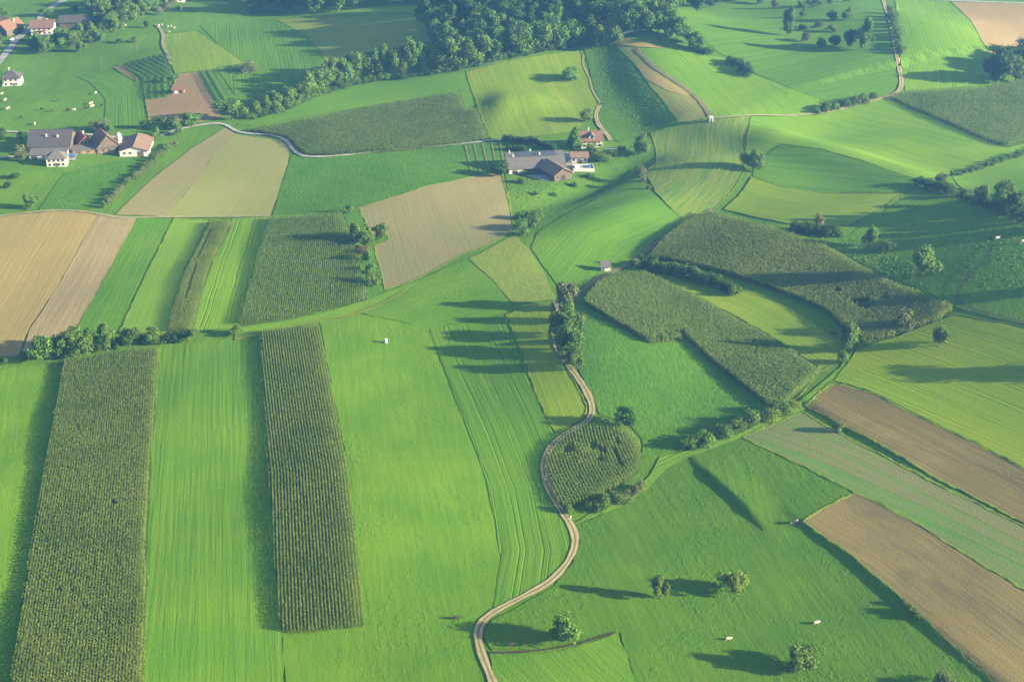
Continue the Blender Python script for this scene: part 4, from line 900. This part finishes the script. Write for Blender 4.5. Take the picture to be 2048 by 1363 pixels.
# ------------------------------------------------------------------ buildings
M['white'] = plain_mat('white_render', (.46, .44, .40), .8, .15, .5)
M['cream'] = plain_mat('cream_render', (.55, .50, .40), .8, .15, .5)
M['wood'] = plain_mat('weathered_wood', (.095, .075, .055), .85, .4, .6)
M['woodl'] = plain_mat('pale_wood', (.24, .165, .09), .85, .3, .6)
M['rgrey'] = plain_mat('dark_roof_tiles', (.065, .06, .062), .8, .3, .5, stripes=2.2)
M['rlead'] = plain_mat('fibre_cement_roof', (.115, .105, .098), .8, .3, .4, stripes=2.0)
M['rbrown'] = plain_mat('brown_roof_tiles', (.19, .12, .085), .8, .3, .6, stripes=2.2)
M['rred'] = plain_mat('red_roof_tiles', (.16, .088, .06), .8, .3, .6, stripes=2.2)
M['rorange'] = plain_mat('orange_roof_tiles', (.17, .09, .055), .8, .3, .6, stripes=2.2)
M['rbright'] = plain_mat('bright_red_tiles', (.26, .08, .055), .8, .25, .6, stripes=2.2)
M['glass'] = plain_mat('window_glass', (.03, .04, .05), .2, .2, 1, .5)
M['solar'] = plain_mat('solar_panels', (.05, .055, .07), .45, .2, 1, .5)
M['metal'] = plain_mat('galvanised_metal', (.5, .5, .5), .4, .2, 1, .5)
M['blue'] = plain_mat('blue_cover', (.05, .12, .32), .5, .2, 1)
M['film'] = plain_mat('white_film', (.55, .55, .54), .5, .1, 1)
M['black'] = plain_mat('dark_rubber', (.02, .02, .02), .7, .2, 1)

class MB:
    def __init__(s): s.bm = bmesh.new()
    def box(s, x0, x1, y0, y1, z0, z1):
        v = [s.bm.verts.new((x, y, z)) for x, y, z in ((x0, y0, z0), (x1, y0, z0), (x1, y1, z0), (x0, y1, z0), (x0, y0, z1), (x1, y0, z1), (x1, y1, z1), (x0, y1, z1))]
        for f in ((3, 2, 1, 0), (4, 5, 6, 7), (0, 1, 5, 4), (1, 2, 6, 5), (2, 3, 7, 6), (3, 0, 4, 7)): s.bm.faces.new([v[i] for i in f])
        return s
    def prism(s, prof, a, b, axis='x'):
        """prof: (across, up) outline, pushed along x (or y)"""
        g = (lambda t, c, z: (t, c, z)) if axis == 'x' else (lambda t, c, z: (c, t, z))
        A = [s.bm.verts.new(g(a, *p)) for p in prof]; B = [s.bm.verts.new(g(b, *p)) for p in prof]
        n = len(prof)
        s.bm.faces.new(A[::-1]); s.bm.faces.new(B)
        for i in range(n): s.bm.faces.new((A[i], A[(i + 1) % n], B[(i + 1) % n], B[i]))
        return s
    def poly(s, V, F):
        v = [s.bm.verts.new(p) for p in V]
        for f in F: s.bm.faces.new([v[i] for i in f])
        return s
    def cyl(s, x, y, z0, z1, r, n=14, r2=None):
        bmesh.ops.create_cone(s.bm, cap_ends=True, segments=n, radius1=r, radius2=r if r2 is None else r2, depth=z1 - z0, matrix=Matrix.Translation((x, y, (z0 + z1) / 2)))
        return s
    def build(s, name, mat, parent=None, bev=0):
        bmesh.ops.recalc_face_normals(s.bm, faces=s.bm.faces[:])
        if bev: bmesh.ops.bevel(s.bm, geom=s.bm.edges[:], offset=bev, segments=2, affect='EDGES')
        me = bpy.data.meshes.new(name); s.bm.to_mesh(me); s.bm.free(); me.materials.append(mat)
        return link(name, me, parent)

def roof_prof(line, th=.25):
    """closed slab outline from a roof line (across, up)"""
    return line + [(p[0], p[1] + th) for p in reversed(line)]

def windows(root, xs, y, zs, w=1.0, h=1.2, axis='x', face=-1):
    for x in xs:
        for z in zs:
            f = MB(); g = MB()
            if axis == 'x':
                f.box(x - w / 2 - .12, x + w / 2 + .12, min(y, y + face * .06), max(y, y + face * .06), z - .12, z + h + .12); g.box(x - w / 2, x + w / 2, min(y + face * .06, y + face * .09), max(y + face * .06, y + face * .09), z, z + h)
            else:
                f.box(min(y, y + face * .06), max(y, y + face * .06), x - w / 2 - .12, x + w / 2 + .12, z - .12, z + h + .12); g.box(min(y + face * .06, y + face * .09), max(y + face * .06, y + face * .09), x - w / 2, x + w / 2, z, z + h)
            fr = f.build('window', M['woodl'], root); g.build('pane', M['glass'], fr)

def door(root, x, y, w, h, mat='wood', axis='x', face=-1):
    b = MB(); y0, y1 = min(y, y + face * .08), max(y, y + face * .08)
    (b.box(x - w / 2, x + w / 2, y0, y1, -.2, h) if axis == 'x' else b.box(y0, y1, x - w / 2, x + w / 2, -.2, h)).build('door', M[mat], root)

def gable(root, L, Wd, hw, hr, wall, roof, over=.6, ax='x', x0=0, y0=0, wname='wall', split=None):
    """walls to hw, ridge at hw + hr, ridge along ax; returns (wall, roof)"""
    hy = Wd / 2; c0 = y0 if ax == 'x' else x0; l0 = x0 if ax == 'x' else y0
    prof = [(c0 - hy, -1.5), (c0 + hy, -1.5), (c0 + hy, hw), (c0, hw + hr), (c0 - hy, hw)]
    w = MB().prism(prof, l0 - L / 2, l0 + L / 2, ax).build(wname, M[wall], root)
    k = hr / hy; e = hy + over
    line = [(c0 - e, hw - over * k + .03), (c0, hw + hr + .03), (c0 + e, hw - over * k + .03)]
    r = MB().prism(roof_prof(line), l0 - L / 2 - over, l0 + L / 2 + over, ax).build('roof', M[roof], root)
    MB().prism([(c0 - .22, hw + hr + .24), (c0 + .22, hw + hr + .24), (c0 + .12, hw + hr + .42), (c0 - .12, hw + hr + .42)], l0 - L / 2 - over, l0 + L / 2 + over, ax).build('ridge_cap', M[roof], r)
    return w, r

def hip(root, L, Wd, hw, hr, wall, roof, over=.6):
    MB().box(-L / 2, L / 2, -Wd / 2, Wd / 2, -1.5, hw).build('wall', M[wall], root)
    a, b, t = L / 2 + over, Wd / 2 + over, max(.3, (L - Wd) / 2)
    z = hw - .25
    return MB().poly([(-a, -b, z), (a, -b, z), (a, b, z), (-a, b, z), (-t, 0, hw + hr), (t, 0, hw + hr)], [(0, 1, 5, 4), (1, 2, 5), (2, 3, 4, 5), (3, 0, 4), (3, 2, 1, 0)]).build('roof', M[roof], root)

def chimney(roof, x, y, z0, z1, s=.35, mat='white'): MB().box(x - s, x + s, y - s, y + s, z0, z1).build('chimney', M[mat], roof)
def house(name, x, y, rz, label, cat): return tag(empty(name, P1(x, y), R(rz)), label, cat)

# left farm
b = house('barn', 108, 296, 3, 'big grey roofed barn, the largest building of the left farm', 'barn')
w, r = gable(b, 22, 19, 4.2, 6.0, 'wood', 'rgrey'); chimney(r, -2, -4, 6.5, 9.2); chimney(r, 4, -4.5, 6.5, 8.8); windows(b, [-8, -4, 3, 7], -9.5, [1.2], 1.6, 1.0); door(b, 0, -9.5, 4, 3.4)
b = house('outbuilding', 99, 314, 4, 'low lean-to shed with a flat grey roof in front of the big grey barn', 'shed')
MB().prism([(-3.5, -1), (3.5, -1), (3.5, 3.6), (-3.5, 2.5)], -9.5, 9.5).build('wall', M['cream'], b); MB().prism(roof_prof([(-4.1, 2.35), (3.8, 3.7)]), -10, 10).build('roof', M['rlead'], b); door(b, -7, -3.5, 3, 2.1); windows(b, [-2, 2, 6], -3.5, [.9], 1.2, .9)
b = house('farmhouse', 116, 328, 8, 'small white farmhouse with a grey hipped roof', 'house')
hip(b, 10, 8, 4.4, 2.9, 'white', 'rlead'); windows(b, [-3.4, -1.1, 1.2, 3.4], -4, [.5, 2.7]); windows(b, [-2, 2], 5, [.5, 2.7], axis='y', face=1); door(b, 0, -4, 1, 2, 'wood')
b = house('house', 168, 292, 28, 'house with a bright red and orange roof between two barns', 'house')
w, r = gable(b, 11, 7, 3.6, 3.2, 'woodl', 'rbright', ax='y'); chimney(r, 1, 2, 5.5, 7.9); windows(b, [-2, 0, 2], -5.5, [.8, 3.2]); door(b, 2.6, -5.5, 1, 2.1)
b = house('barn', 210, 296, 30, 'barn with a steep orange roof and dark wooden gable', 'barn')
w, r = gable(b, 15, 12, 3.2, 6.2, 'wood', 'rorange', ax='y'); door(b, 0, -7.5, 3.2, 3.0); windows(b, [-3, 3], -7.5, [2.6], .9, .9)
b = house('outbuilding', 189, 304, 12, 'long low annexe with a grey roof and a wooden front', 'shed')
MB().prism([(-2.6, -1), (2.6, -1), (2.6, 3.3), (-2.6, 2.4)], -11, 11).build('wall', M['woodl'], b); MB().prism(roof_prof([(-3.1, 2.3), (2.9, 3.4)]), -11.5, 11.5).build('roof', M['rlead'], b); door(b, -8, -2.6, 2.4, 2.1); windows(b, [-3, 1, 5, 8], -2.6, [.8], 1.2, .9)
b = house('barn', 274, 299, 6, 'white walled barn with a broad reddish brown roof', 'barn')
w, r = gable(b, 22, 15, 3.0, 2.3, 'white', 'rbrown', ax='y', over=.8); door(b, 3.4, -11, 3.2, 2.6); windows(b, [-5, -2], -11, [1.4], 1.2, .9)
s = tag(empty('silo', P1(240, 294)), 'slim white silo between the two orange roofed barns', 'silo'); MB().cyl(0, 0, -.5, 7, 1.4).build('body', M['white'], s); MB().cyl(0, 0, 7.02, 8.2, 1.45, r2=.3).build('cap', M['metal'], s)
s = tag(empty('tank', P1(67, 284)), 'white tank lying beside the big grey barn', 'tank'); MB().cyl(0, 0, -.3, 3.6, 2.6).build('body', M['film'], s); MB().cyl(0, 0, 3.62, 4.3, 2.5, r2=.5).build('lid', M['white'], s)

def car(x, y, rz, paint, label, cat='car', k=1.0):
    c = tag(empty('parked_car' if k == 1 else 'tractor', P1(x, y) + Vector((0, 0, .55)), R(rz)), label, cat)
    MB().box(-2.1 * k, 2.1 * k, -.85 * k, .85 * k, .35 * k, .95 * k).build('body', paint, c, .08)
    cb = MB().prism([(-1.5 * k, .96 * k), (1.1 * k, .96 * k), (.6 * k, 1.5 * k), (-1.2 * k, 1.5 * k)], -.75 * k, .75 * k, 'y').build('cabin', paint, c)
    MB().prism([(-1.3 * k, 1.02 * k), (.85 * k, 1.02 * k), (.5 * k, 1.42 * k), (-1.1 * k, 1.42 * k)], -.78 * k, .78 * k, 'y').build('side_window', M['glass'], cb)
    for wx in (-1.3, 1.3):
        for wy in (-.8, .8):
            q = MB(); bmesh.ops.create_cone(q.bm, cap_ends=True, segments=12, radius1=.34 * k, radius2=.34 * k, depth=.22, matrix=Matrix.Translation((wx * k, wy * k, .34 * k)) @ Matrix.Rotation(R(90), 4, 'X')); q.build('wheel', M['black'], c)
    return c
M['carblue'] = plain_mat('blue_paint', (.06, .12, .30), .3, .05, 1, .5); M['cardark'] = plain_mat('dark_paint', (.03, .035, .04), .3, .05, 1, .5)
car(139, 315, 100, M['carblue'], 'blue car parked beside the small white farmhouse'); car(148, 314, 95, M['carblue'], 'blue car parked right next to the other blue car, farther from the house')
car(1139, 326, 30, M['cardark'], 'dark car parked in the pale yard of the middle farm')

# far village, the lone white house, the small hut
b = house('house', 26, 168, 8, 'lone white house with a dark pyramid roof in the far meadow', 'house')
r = hip(b, 11, 10, 5.0, 4.2, 'white', 'rgrey', .8); chimney(r, -1, 0, 8, 10.6); windows(b, [-3, 0, 3], -5, [.8, 3.2]); door(b, 1.5, -5, 1, 2)
b = house('hut', 358, 185, 6, 'small open fronted hut with a reddish roof in the bare brown patch', 'hut')
gable(b, 6.5, 4.5, 2.4, 1.3, 'woodl', 'rorange', .5); door(b, 1.4, -2.25, 1.6, 1.9, 'black'); door(b, -1.4, -2.25, 1.6, 1.9, 'film')
b = house('chalet', 20, 66, -32, 'village house with a broad reddish roof and wooden gable', 'house')
w, r = gable(b, 15, 12, 5, 4, 'wood', 'rorange', 1.2, 'y'); windows(b, [-4, -1.4, 1.4, 4], -7.5, [1, 3.2]); chimney(r, 2, 3, 7, 9.8); door(b, 0, -7.5, 1.2, 2.1, 'woodl')
b = house('house', 88, 66, 6, 'white village house with a pinkish brown roof and a red awning', 'house')
w, r = gable(b, 15, 11, 5.4, 3.6, 'white', 'rred', 1.0); windows(b, [-5, -1.7, 1.7, 5], -5.5, [.8, 3.4]); MB().box(-4, 4, -7, -5.52, 3.0, 3.15).build('awning', M['rbright'], b); chimney(r, 3, 1, 7.6, 10)
b = house('barn', 155, 52, 4, 'long dark roofed shed in the shade of the village trees', 'barn')
gable(b, 22, 12, 4.2, 3.2, 'wood', 'rgrey', .8); door(b, 0, -6, 4, 3.4)
b = house('farmhouse', 4, 60, -20, 'brown roofed house cut off by the left edge of the photo', 'house')
gable(b, 14, 11, 5, 4, 'white', 'rbrown', 1); windows(b, [-4, 0, 4], -5.5, [.8, 3.2])
b = house('house', 352, 2, 5, 'half hidden red roofed house in front of the shaded wood', 'house')
gable(b, 14, 10, 4, 3.5, 'white', 'rred', .8); windows(b, [-4, 0, 4], -5, [1])
car(26, 82, 40, M['film'], 'white van on the village road', 'van')

# middle farm
b = house('barn', 1070, 336, 7, 'long barn with a grey roof and small chimneys, the biggest building of the middle farm', 'barn')
prof = [(-8, -1.5), (8, -1.5), (8, 4.6), (4.5, 7.4), (-1, 6.2), (-8, 3.2)]
MB().prism(prof, -14.5, 14.5).build('wall', M['wood'], b)
r = MB().prism(roof_prof([(-8.9, 2.86), (-1, 6.25), (4.5, 7.45), (8.7, 4.1)]), -15.3, 15.3).build('roof', M['rlead'], b)
MB().prism([(-.6, 6.66), (4.2, 7.71), (4.2, 7.77), (-.6, 6.72)], -10, 11).build('solar_panel', M['solar'], r)
for cx, cy, z in ((-13, 4, 8.8), (-2, 4.6, 8.9), (2.4, .6, 8.3), (-11.5, .2, 7.8)): chimney(r, cx, cy, 6.2, z, .32)
MB().box(-14.6, -7, -8.12, -8.03, -.4, 2.6).build('plaster_front', M['cream'], b); door(b, -11.5, -8.12, 2.6, 2.0, 'black'); windows(b, [-4, 0], -8, [.8], 1.4, 1)
windows(b, [-3, 3], -14.5, [1.2], 1.2, 1.0, 'y', -1)
b = house('outbuilding', 1110, 350, 30, 'brown roofed wing with a wide eave at the front of the long barn', 'shed')
gable(b, 16, 10.5, 3.3, 2.8, 'wood', 'rbrown', .8, 'y'); door(b, 0, -8, 2.6, 2.4, 'black'); windows(b, [-3.2], -8, [1.2])
b = house('garage', 1158, 322, 3, 'small white fronted garage with a brown roof beside the pale yard', 'garage')
gable(b, 8.5, 6, 3.4, 1.5, 'white', 'rbrown', .7); door(b, 0, -3, 2.4, 2.2, 'wood'); windows(b, [-3, 3], -3, [1.2])
b = tag(empty('terrace', P1(1166, 338), R(5)), 'raised white walled terrace with a blue pool below the garage', 'terrace')
MB().box(-5.5, 5.5, -3.6, 3.6, -2.5, .9).build('retaining_wall', M['white'], b); MB().box(-5, 5, -3.1, 3.1, .91, .98).build('paving', M['yard'], b)
for x0, x1, y0, y1 in ((-5.5, 5.5, -3.6, -3.3), (-5.5, 5.5, 3.3, 3.6), (-5.5, -5.2, -3.29, 3.29), (5.2, 5.5, -3.29, 3.29)): MB().box(x0, x1, y0, y1, .905, 1.5).build('parapet', M['white'], b)
MB().cyl(2.8, .6, .99, 1.5, 1.5, 20).build('pool', M['blue'], b)
MB().box(-4.6, -2.2, -2.4, 2.2, .99, 2.2).build('shelter', M['film'], b)
b = house('house', 1181, 290, 5, 'cream house with a red tiled roof and white dormer', 'house')
w, r = gable(b, 11.5, 9.6, 4.2, 3.6, 'white', 'rred', .8); chimney(r, -1.2, 1.0, 7, 9.6)
MB().prism([(-1.5, 4.6), (1.5, 4.6), (1.5, 6.2), (0, 7.5), (-1.5, 6.2)], -4.2, -.5, 'y').build('dormer', M['white'], r); MB().prism(roof_prof([(-2.1, 5.75), (0, 7.55), (2.1, 5.75)]), -4.8, -.3, 'y').build('dormer_roof', M['rbrown'], r)
windows(b, [0], -4.2, [5.0], 1.0, 1.0); windows(b, [-4, -1.2, 1.6, 4.0], -4.8, [.8, 2.8]); door(b, 5.0, -4.8, 1, 2)
b = house('trailer', 1222, 306, -5, 'white caravan standing in the garden of the red roofed house', 'caravan')
MB().box(-3, 3, -1.1, 1.1, .5, 2.4).build('body', M['film'], b, .15); windows(b, [-1.5, 1.3], -1.1, [1.3], .9, .6)
for wx in (-.5, .5): q = MB(); bmesh.ops.create_cone(q.bm, cap_ends=True, segments=12, radius1=.35, radius2=.35, depth=2.3, matrix=Matrix.Translation((wx, 0, .35)) @ Matrix.Rotation(R(90), 4, 'X')); q.build('wheel', M['black'], b)
b = tag(empty('parasol', P1(1187, 312)), 'yellow parasol on the lawn beside the terrace', 'parasol')
MB().cyl(0, 0, 0, 2.3, .05, 8).build('pole', M['metal'], b); MB().cyl(0, 0, 1.9, 2.6, 1.7, 10, .05).build('canopy', plain_mat('yellow_cloth', (.6, .42, .12), .7), b)
# huts
b = house('hut', 1211, 540, 4, 'small shingle roofed hut with a sunlit white front on the green spur', 'hut')
MB().prism([(-1.7, -.8), (1.7, -.8), (1.7, 3.3), (-1.7, 2.2)], -1.9, 1.9).build('wall', M['cream'], b); MB().prism(roof_prof([(-2.2, 2.1), (2.1, 3.45)], .18), -2.3, 2.3).build('roof', M['rlead'], b); door(b, -1.1, -1.7, .8, 1.9)
b = house('hut', 1117, 618, 25, 'dark wooden hut half hidden below the pale willow', 'hut')
gable(b, 4.2, 3.6, 2.3, 1.1, 'wood', 'rgrey', .4); door(b, .4, -1.8, 1, 1.8, 'black')
b = house('booth', 1422, 243, 0, 'tiny white booth with a dark doorway at the end of the ridge track', 'booth')
MB().box(-1, 1, -1, 1, -.6, 2.6).build('wall', M['film'], b); MB().box(-1.2, 1.2, -1.2, 1.2, 2.61, 2.78).build('roof', M['white'], b); door(b, 0, -1, .6, 1.9, 'black')

# ------------------------------------------------------------------ small things
def bale(x, y, label, group=None, r=.62, L=1.2, up=False):
    b = MB(); bmesh.ops.create_cone(b.bm, cap_ends=True, segments=16, radius1=r, radius2=r, depth=L, matrix=Matrix.Translation((0, 0, r + .2 if not up else L / 2 + .2)) @ (Matrix.Rotation(R(90), 4, 'Y') if not up else Matrix()))
    o = b.build('wrapped_bale', M['film'], None, .1); o.location = P1(x, y); o.rotation_euler.z = random.uniform(-.3, .3)
    return tag(o, label, 'bale', group)
bale(772, 686, 'white wrapped bale standing alone in the wide pasture', up=True, r=.6, L=1.7)
proto = None
for i in range(18):
    t = i / 17; x = 1241 + 60 * t; y = 71 - 9 * math.sin(t * 1.9)
    if proto is None: proto = bale(x, y, 'white wrapped bale in the long row at the wood edge', 'bales in the row at the wood edge', .7, 1.4)
    else: o = proto.copy(); COL.objects.link(o); o.location = P1(x, y); o.rotation_euler.z = random.uniform(-.4, .4)
for x, y in [(974, 120), (979, 119), (985, 118), (998, 116)]:
    o = proto.copy(); COL.objects.link(o); o.location = P1(x, y); o['label'] = 'white wrapped bale under the front trees of the wood'; o['group'] = 'bales under the wood front'
def post(x, y, h, mat, label, name='post', r=.16):
    o = MB().cyl(0, 0, -.3, h, r, 10).build(name, mat); o.location = P1(x, y); return tag(o, label, 'post')
o = tag(empty('marker_post', P1(1141, 1036)), 'white marker post where the pasture path meets the gravel track', 'post'); MB().cyl(0, 0, -.3, .95, .2, 10).build('shaft', M['film'], o); MB().cyl(0, 0, 0.96, 1.1, .24, 10, .1).build('cap', M['metal'], o)
for x, y, lab in [(204, 138, 'wooden electricity pole in the far meadow'), (274, 102, 'wooden electricity pole beside the low wide tree'), (330, 42, 'wooden electricity pole by the village clump')]:
    o = tag(empty('utility_pole', P1(x, y)), lab, 'pole'); MB().cyl(0, 0, -.5, 9, .16, 8, .1).build('shaft', M['bark'], o); MB().box(-.9, .9, -.07, .07, 8.3, 8.45).build('crossarm', M['bark'], o)
o = MB(); 
for k in range(70):
    a = random.random() * 6.28; q = random.uniform(.1, 1.3); z = random.uniform(0, .9 * (1.4 - q)); L = random.uniform(.5, 1.1); d = Vector((math.cos(a * 3), math.sin(a * 3), random.uniform(-.2, .4))).normalized() * L; c = Vector((q * math.cos(a), q * math.sin(a), z)); n = Vector((0, 0, .05))
    o.poly([c, c + n, c + d + n * .5, c + d], [(0, 1, 2, 3)]); n = d.cross(n).normalized() * .06; o.poly([c - n, c + n, c + d], [(0, 1, 2)])
o = o.build('brush_pile', M['leafr']); o.location = P1(1829, 1229); o.scale = (1.3, 1.3, 1.3); tag(o, 'reddish heap of cut branches on the bank of the harrowed field', 'brush pile')

# cattle and a walker, each body one skinned surface
def skin(name, verts, edges, rad, mat, parent=None, sub=2):
    me = bpy.data.meshes.new(name); me.from_pydata(verts, edges, []); me.materials.append(mat)
    o = link(name, me, parent)
    o.modifiers.new('skin', 'SKIN'); o.modifiers['skin'].use_smooth_shade = True
    if not me.skin_vertices: me.attributes.new('x', 'FLOAT', 'POINT')
    for v, q in zip(me.skin_vertices[0].data, rad): v.radius = (q, q) if np.ndim(q) == 0 else q
    me.skin_vertices[0].data[0].use_root = True
    m = o.modifiers.new('sub', 'SUBSURF'); m.levels = m.render_levels = sub
    return o
def hide_mat(name, a, b, scale=1.3):
    m, nt, bs = new_mat(name, .8, .1); q = NT(nt); co = q.n('ShaderNodeTexCoord', out=3)
    nt.links.new(q.mix(q.math('GREATER_THAN', q.noise(co, scale, 2.0), .52), a, b), bs.inputs['Base Color']); return m
M['cowpied'] = hide_mat('pied_hide', (.48, .45, .38), (.42, .37, .30)); M['cowbrown'] = hide_mat('brown_hide', (.07, .045, .03), (.10, .06, .04)); M['cowblack'] = hide_mat('black_white_hide', (.03, .028, .026), (.5, .47, .42)); M['cowdark'] = hide_mat('dark_hide', (.035, .03, .026), (.06, .045, .035))
def cow_body(mat, graze=True):
    hd = [(1.25, 0, 1.05), (1.55, 0, .75), (1.75, 0, .38)] if graze else [(1.2, 0, 1.35), (1.5, 0, 1.55), (1.85, 0, 1.42)]
    V = [(0, 0, 1.0), (.55, 0, 1.0), (.9, 0, 1.08), *hd, (-.5, 0, 1.05), (-.85, 0, 1.12), (-1.0, 0, 1.0), (-1.04, 0, .55)]
    Rr = [(.38, .42), (.36, .42), (.28, .34), .2, .15, .1, (.38, .4), (.26, .28), .05, .03]
    E = [(0, 1), (1, 2), (2, 3), (3, 4), (4, 5), (0, 6), (6, 7), (7, 8), (8, 9)]
    for sx, sy, at in ((.7, .22, 1), (.72, -.22, 1), (-.75, .24, 6), (-.72, -.24, 6)):
        k = len(V); kb = -.1 if sx < 0 else .02
        V += [(sx, sy, .62), (sx + kb, sy, .34), (sx, sy, .03)]; Rr += [.13, .075, .07]; E += [(at, k), (k, k + 1), (k + 1, k + 2)]
    k = len(V); h = hd[1]; V += [(h[0] - .02, .22, h[2] + .14), (h[0] - .02, -.22, h[2] + .14)]; Rr += [.05, .05]; E += [(4, k), (4, k + 1)]
    return V, E, Rr, mat
COWS = {}
def cow(x, y, rz, mat, label, group=None, k=1.0):
    if mat not in COWS:
        V, E, Rr, m = cow_body(M[mat]); o = skin('cow', V, E, Rr, m); COWS[mat] = o
    else: o = COWS[mat].copy(); COL.objects.link(o)
    o.location = P1(x, y) + Vector((0, 0, .12)); o.rotation_euler = (0, 0, R(rz)); o.scale = (k, k, k)
    if 'group' in o.keys(): del o['group']
    return tag(o, label, 'cow', group)
cow(1632, 1248, 20, 'cowpied', 'white cow grazing in the large pasture, upper of the two pale cows', k=.8); cow(1456, 1280, 10, 'cowpied', 'white cow grazing near the tree shadow at the bottom, lower of the two pale cows', k=.75)
cow(1590, 1047, 200, 'cowblack', 'black and white cow at the corner of the harrowed field')
cow(1020, 1292, 5, 'cowdark', 'dark cow standing between the round tree and the gravel track', k=.9); cow(913, 1238, 15, 'cowdark', 'dark cow on the wide pasture beside the track bend', k=.9)
cow(1994, 479, 20, 'cowpied', 'white cow standing on the shaded slope'); cow(1981, 480, 80, 'cowdark', 'dark cow beside the white cow on the shaded slope'); cow(2046, 486, 10, 'cowpied', 'white cow at the right edge of the shaded slope')
for x, y in [(192, 188), (183, 209), (184, 215), (148, 222), (11, 202), (4, 190), (17, 219), (70, 250)]: cow(x, y, random.uniform(0, 360), 'cowpied', 'white cow grazing on the far left meadow', 'white cows on the far left meadow', 1.0)
for x, y in [(204, 214), (84, 221), (136, 222), (172, 220), (44, 238), (108, 224), (118, 203)]: cow(x, y, random.uniform(0, 360), 'cowbrown', 'dark brown cow grazing on the far left meadow', 'brown cows on the far left meadow', 1.1)
for x, y in [(318, 53), (323, 52), (335, 55), (342, 54), (337, 66), (348, 58), (230, 54), (240, 52), (250, 53)]: cow(x, y, random.uniform(0, 360), 'cowpied', 'pale cow at the bend of the far narrow path', 'pale cows by the far narrow path', .95)

pr = tag(empty('person', P1(1090, 962) + Vector((0, 0, .5)), R(100)), 'person in a red top and light trousers walking along the gravel track', 'person')
pv = [(0, 0, .95), (0, 0, 1.15), (0, 0, 1.38), (0, 0, 1.5), (0, .02, 1.62), (0, .03, 1.72), (.1, 0, .88), (.12, .14, .5), (.12, .1, .08), (.12, .2, .04), (-.1, 0, .88), (-.12, -.05, .5), (-.12, -.22, .1), (-.12, -.12, .04), (.2, 0, 1.38), (.27, -.06, 1.1), (.28, .08, .88), (-.2, 0, 1.38), (-.27, .05, 1.1), (-.28, .18, .9)]
pe = [(0, 1), (1, 2), (2, 3), (3, 4), (4, 5), (0, 6), (6, 7), (7, 8), (8, 9), (0, 10), (10, 11), (11, 12), (12, 13), (2, 14), (14, 15), (15, 16), (2, 17), (17, 18), (18, 19)]
rad = [.15, .14, .16, .06, .1, .09, .1, .07, .05, .045, .1, .07, .05, .045, .07, .05, .04, .07, .05, .04]
skin('body', pv, pe, rad, plain_mat('skin', (.45, .28, .2), .6), pr, 1)
skin('shirt', pv[:3] + [pv[14], pv[15], pv[17], pv[18]], [(0, 1), (1, 2), (2, 3), (3, 4), (2, 5), (5, 6)], [.19, .18, .19, .1, .08, .1, .08], plain_mat('red_cloth', (.5, .06, .05), .8), pr, 1)
skin('trousers', [pv[0], pv[6], pv[7], pv[8], pv[10], pv[11], pv[12]], [(0, 1), (1, 2), (2, 3), (0, 4), (4, 5), (5, 6)], [.18, .13, .1, .08, .13, .1, .08], plain_mat('light_cloth', (.5, .48, .42), .8), pr, 1)
h_ = MB(); bmesh.ops.create_icosphere(h_.bm, subdivisions=2, radius=.13, matrix=Matrix.Translation((0, 0, 1.74)) @ Matrix.Diagonal((1, 1.05, .8, 1))); h_.build('hair', plain_mat('dark_hair', (.05, .035, .025), .6), pr)

# ------------------------------------------------------------------ haze: one even volume round the whole place
hz = MB().box(-2960, 2960, -1560, 4660, -60, 300).build('haze', bpy.data.materials.new('haze'))
tag(hz, 'thin bluish evening haze over the whole valley', 'haze', None, 'stuff')
hm = hz.data.materials[0]; hm.use_nodes = True; ht = hm.node_tree
for n_ in list(ht.nodes):
    if n_.type != 'OUTPUT_MATERIAL': ht.nodes.remove(n_)
pv_ = ht.nodes.new('ShaderNodeVolumePrincipled')
pv_.inputs['Color'].default_value = (.15, .43, 1.0, 1); pv_.inputs['Density'].default_value = .000125; pv_.inputs['Anisotropy'].default_value = .2
ht.links.new(pv_.outputs[0], ht.nodes['Material Output'].inputs['Volume'])
hz.visible_shadow = True
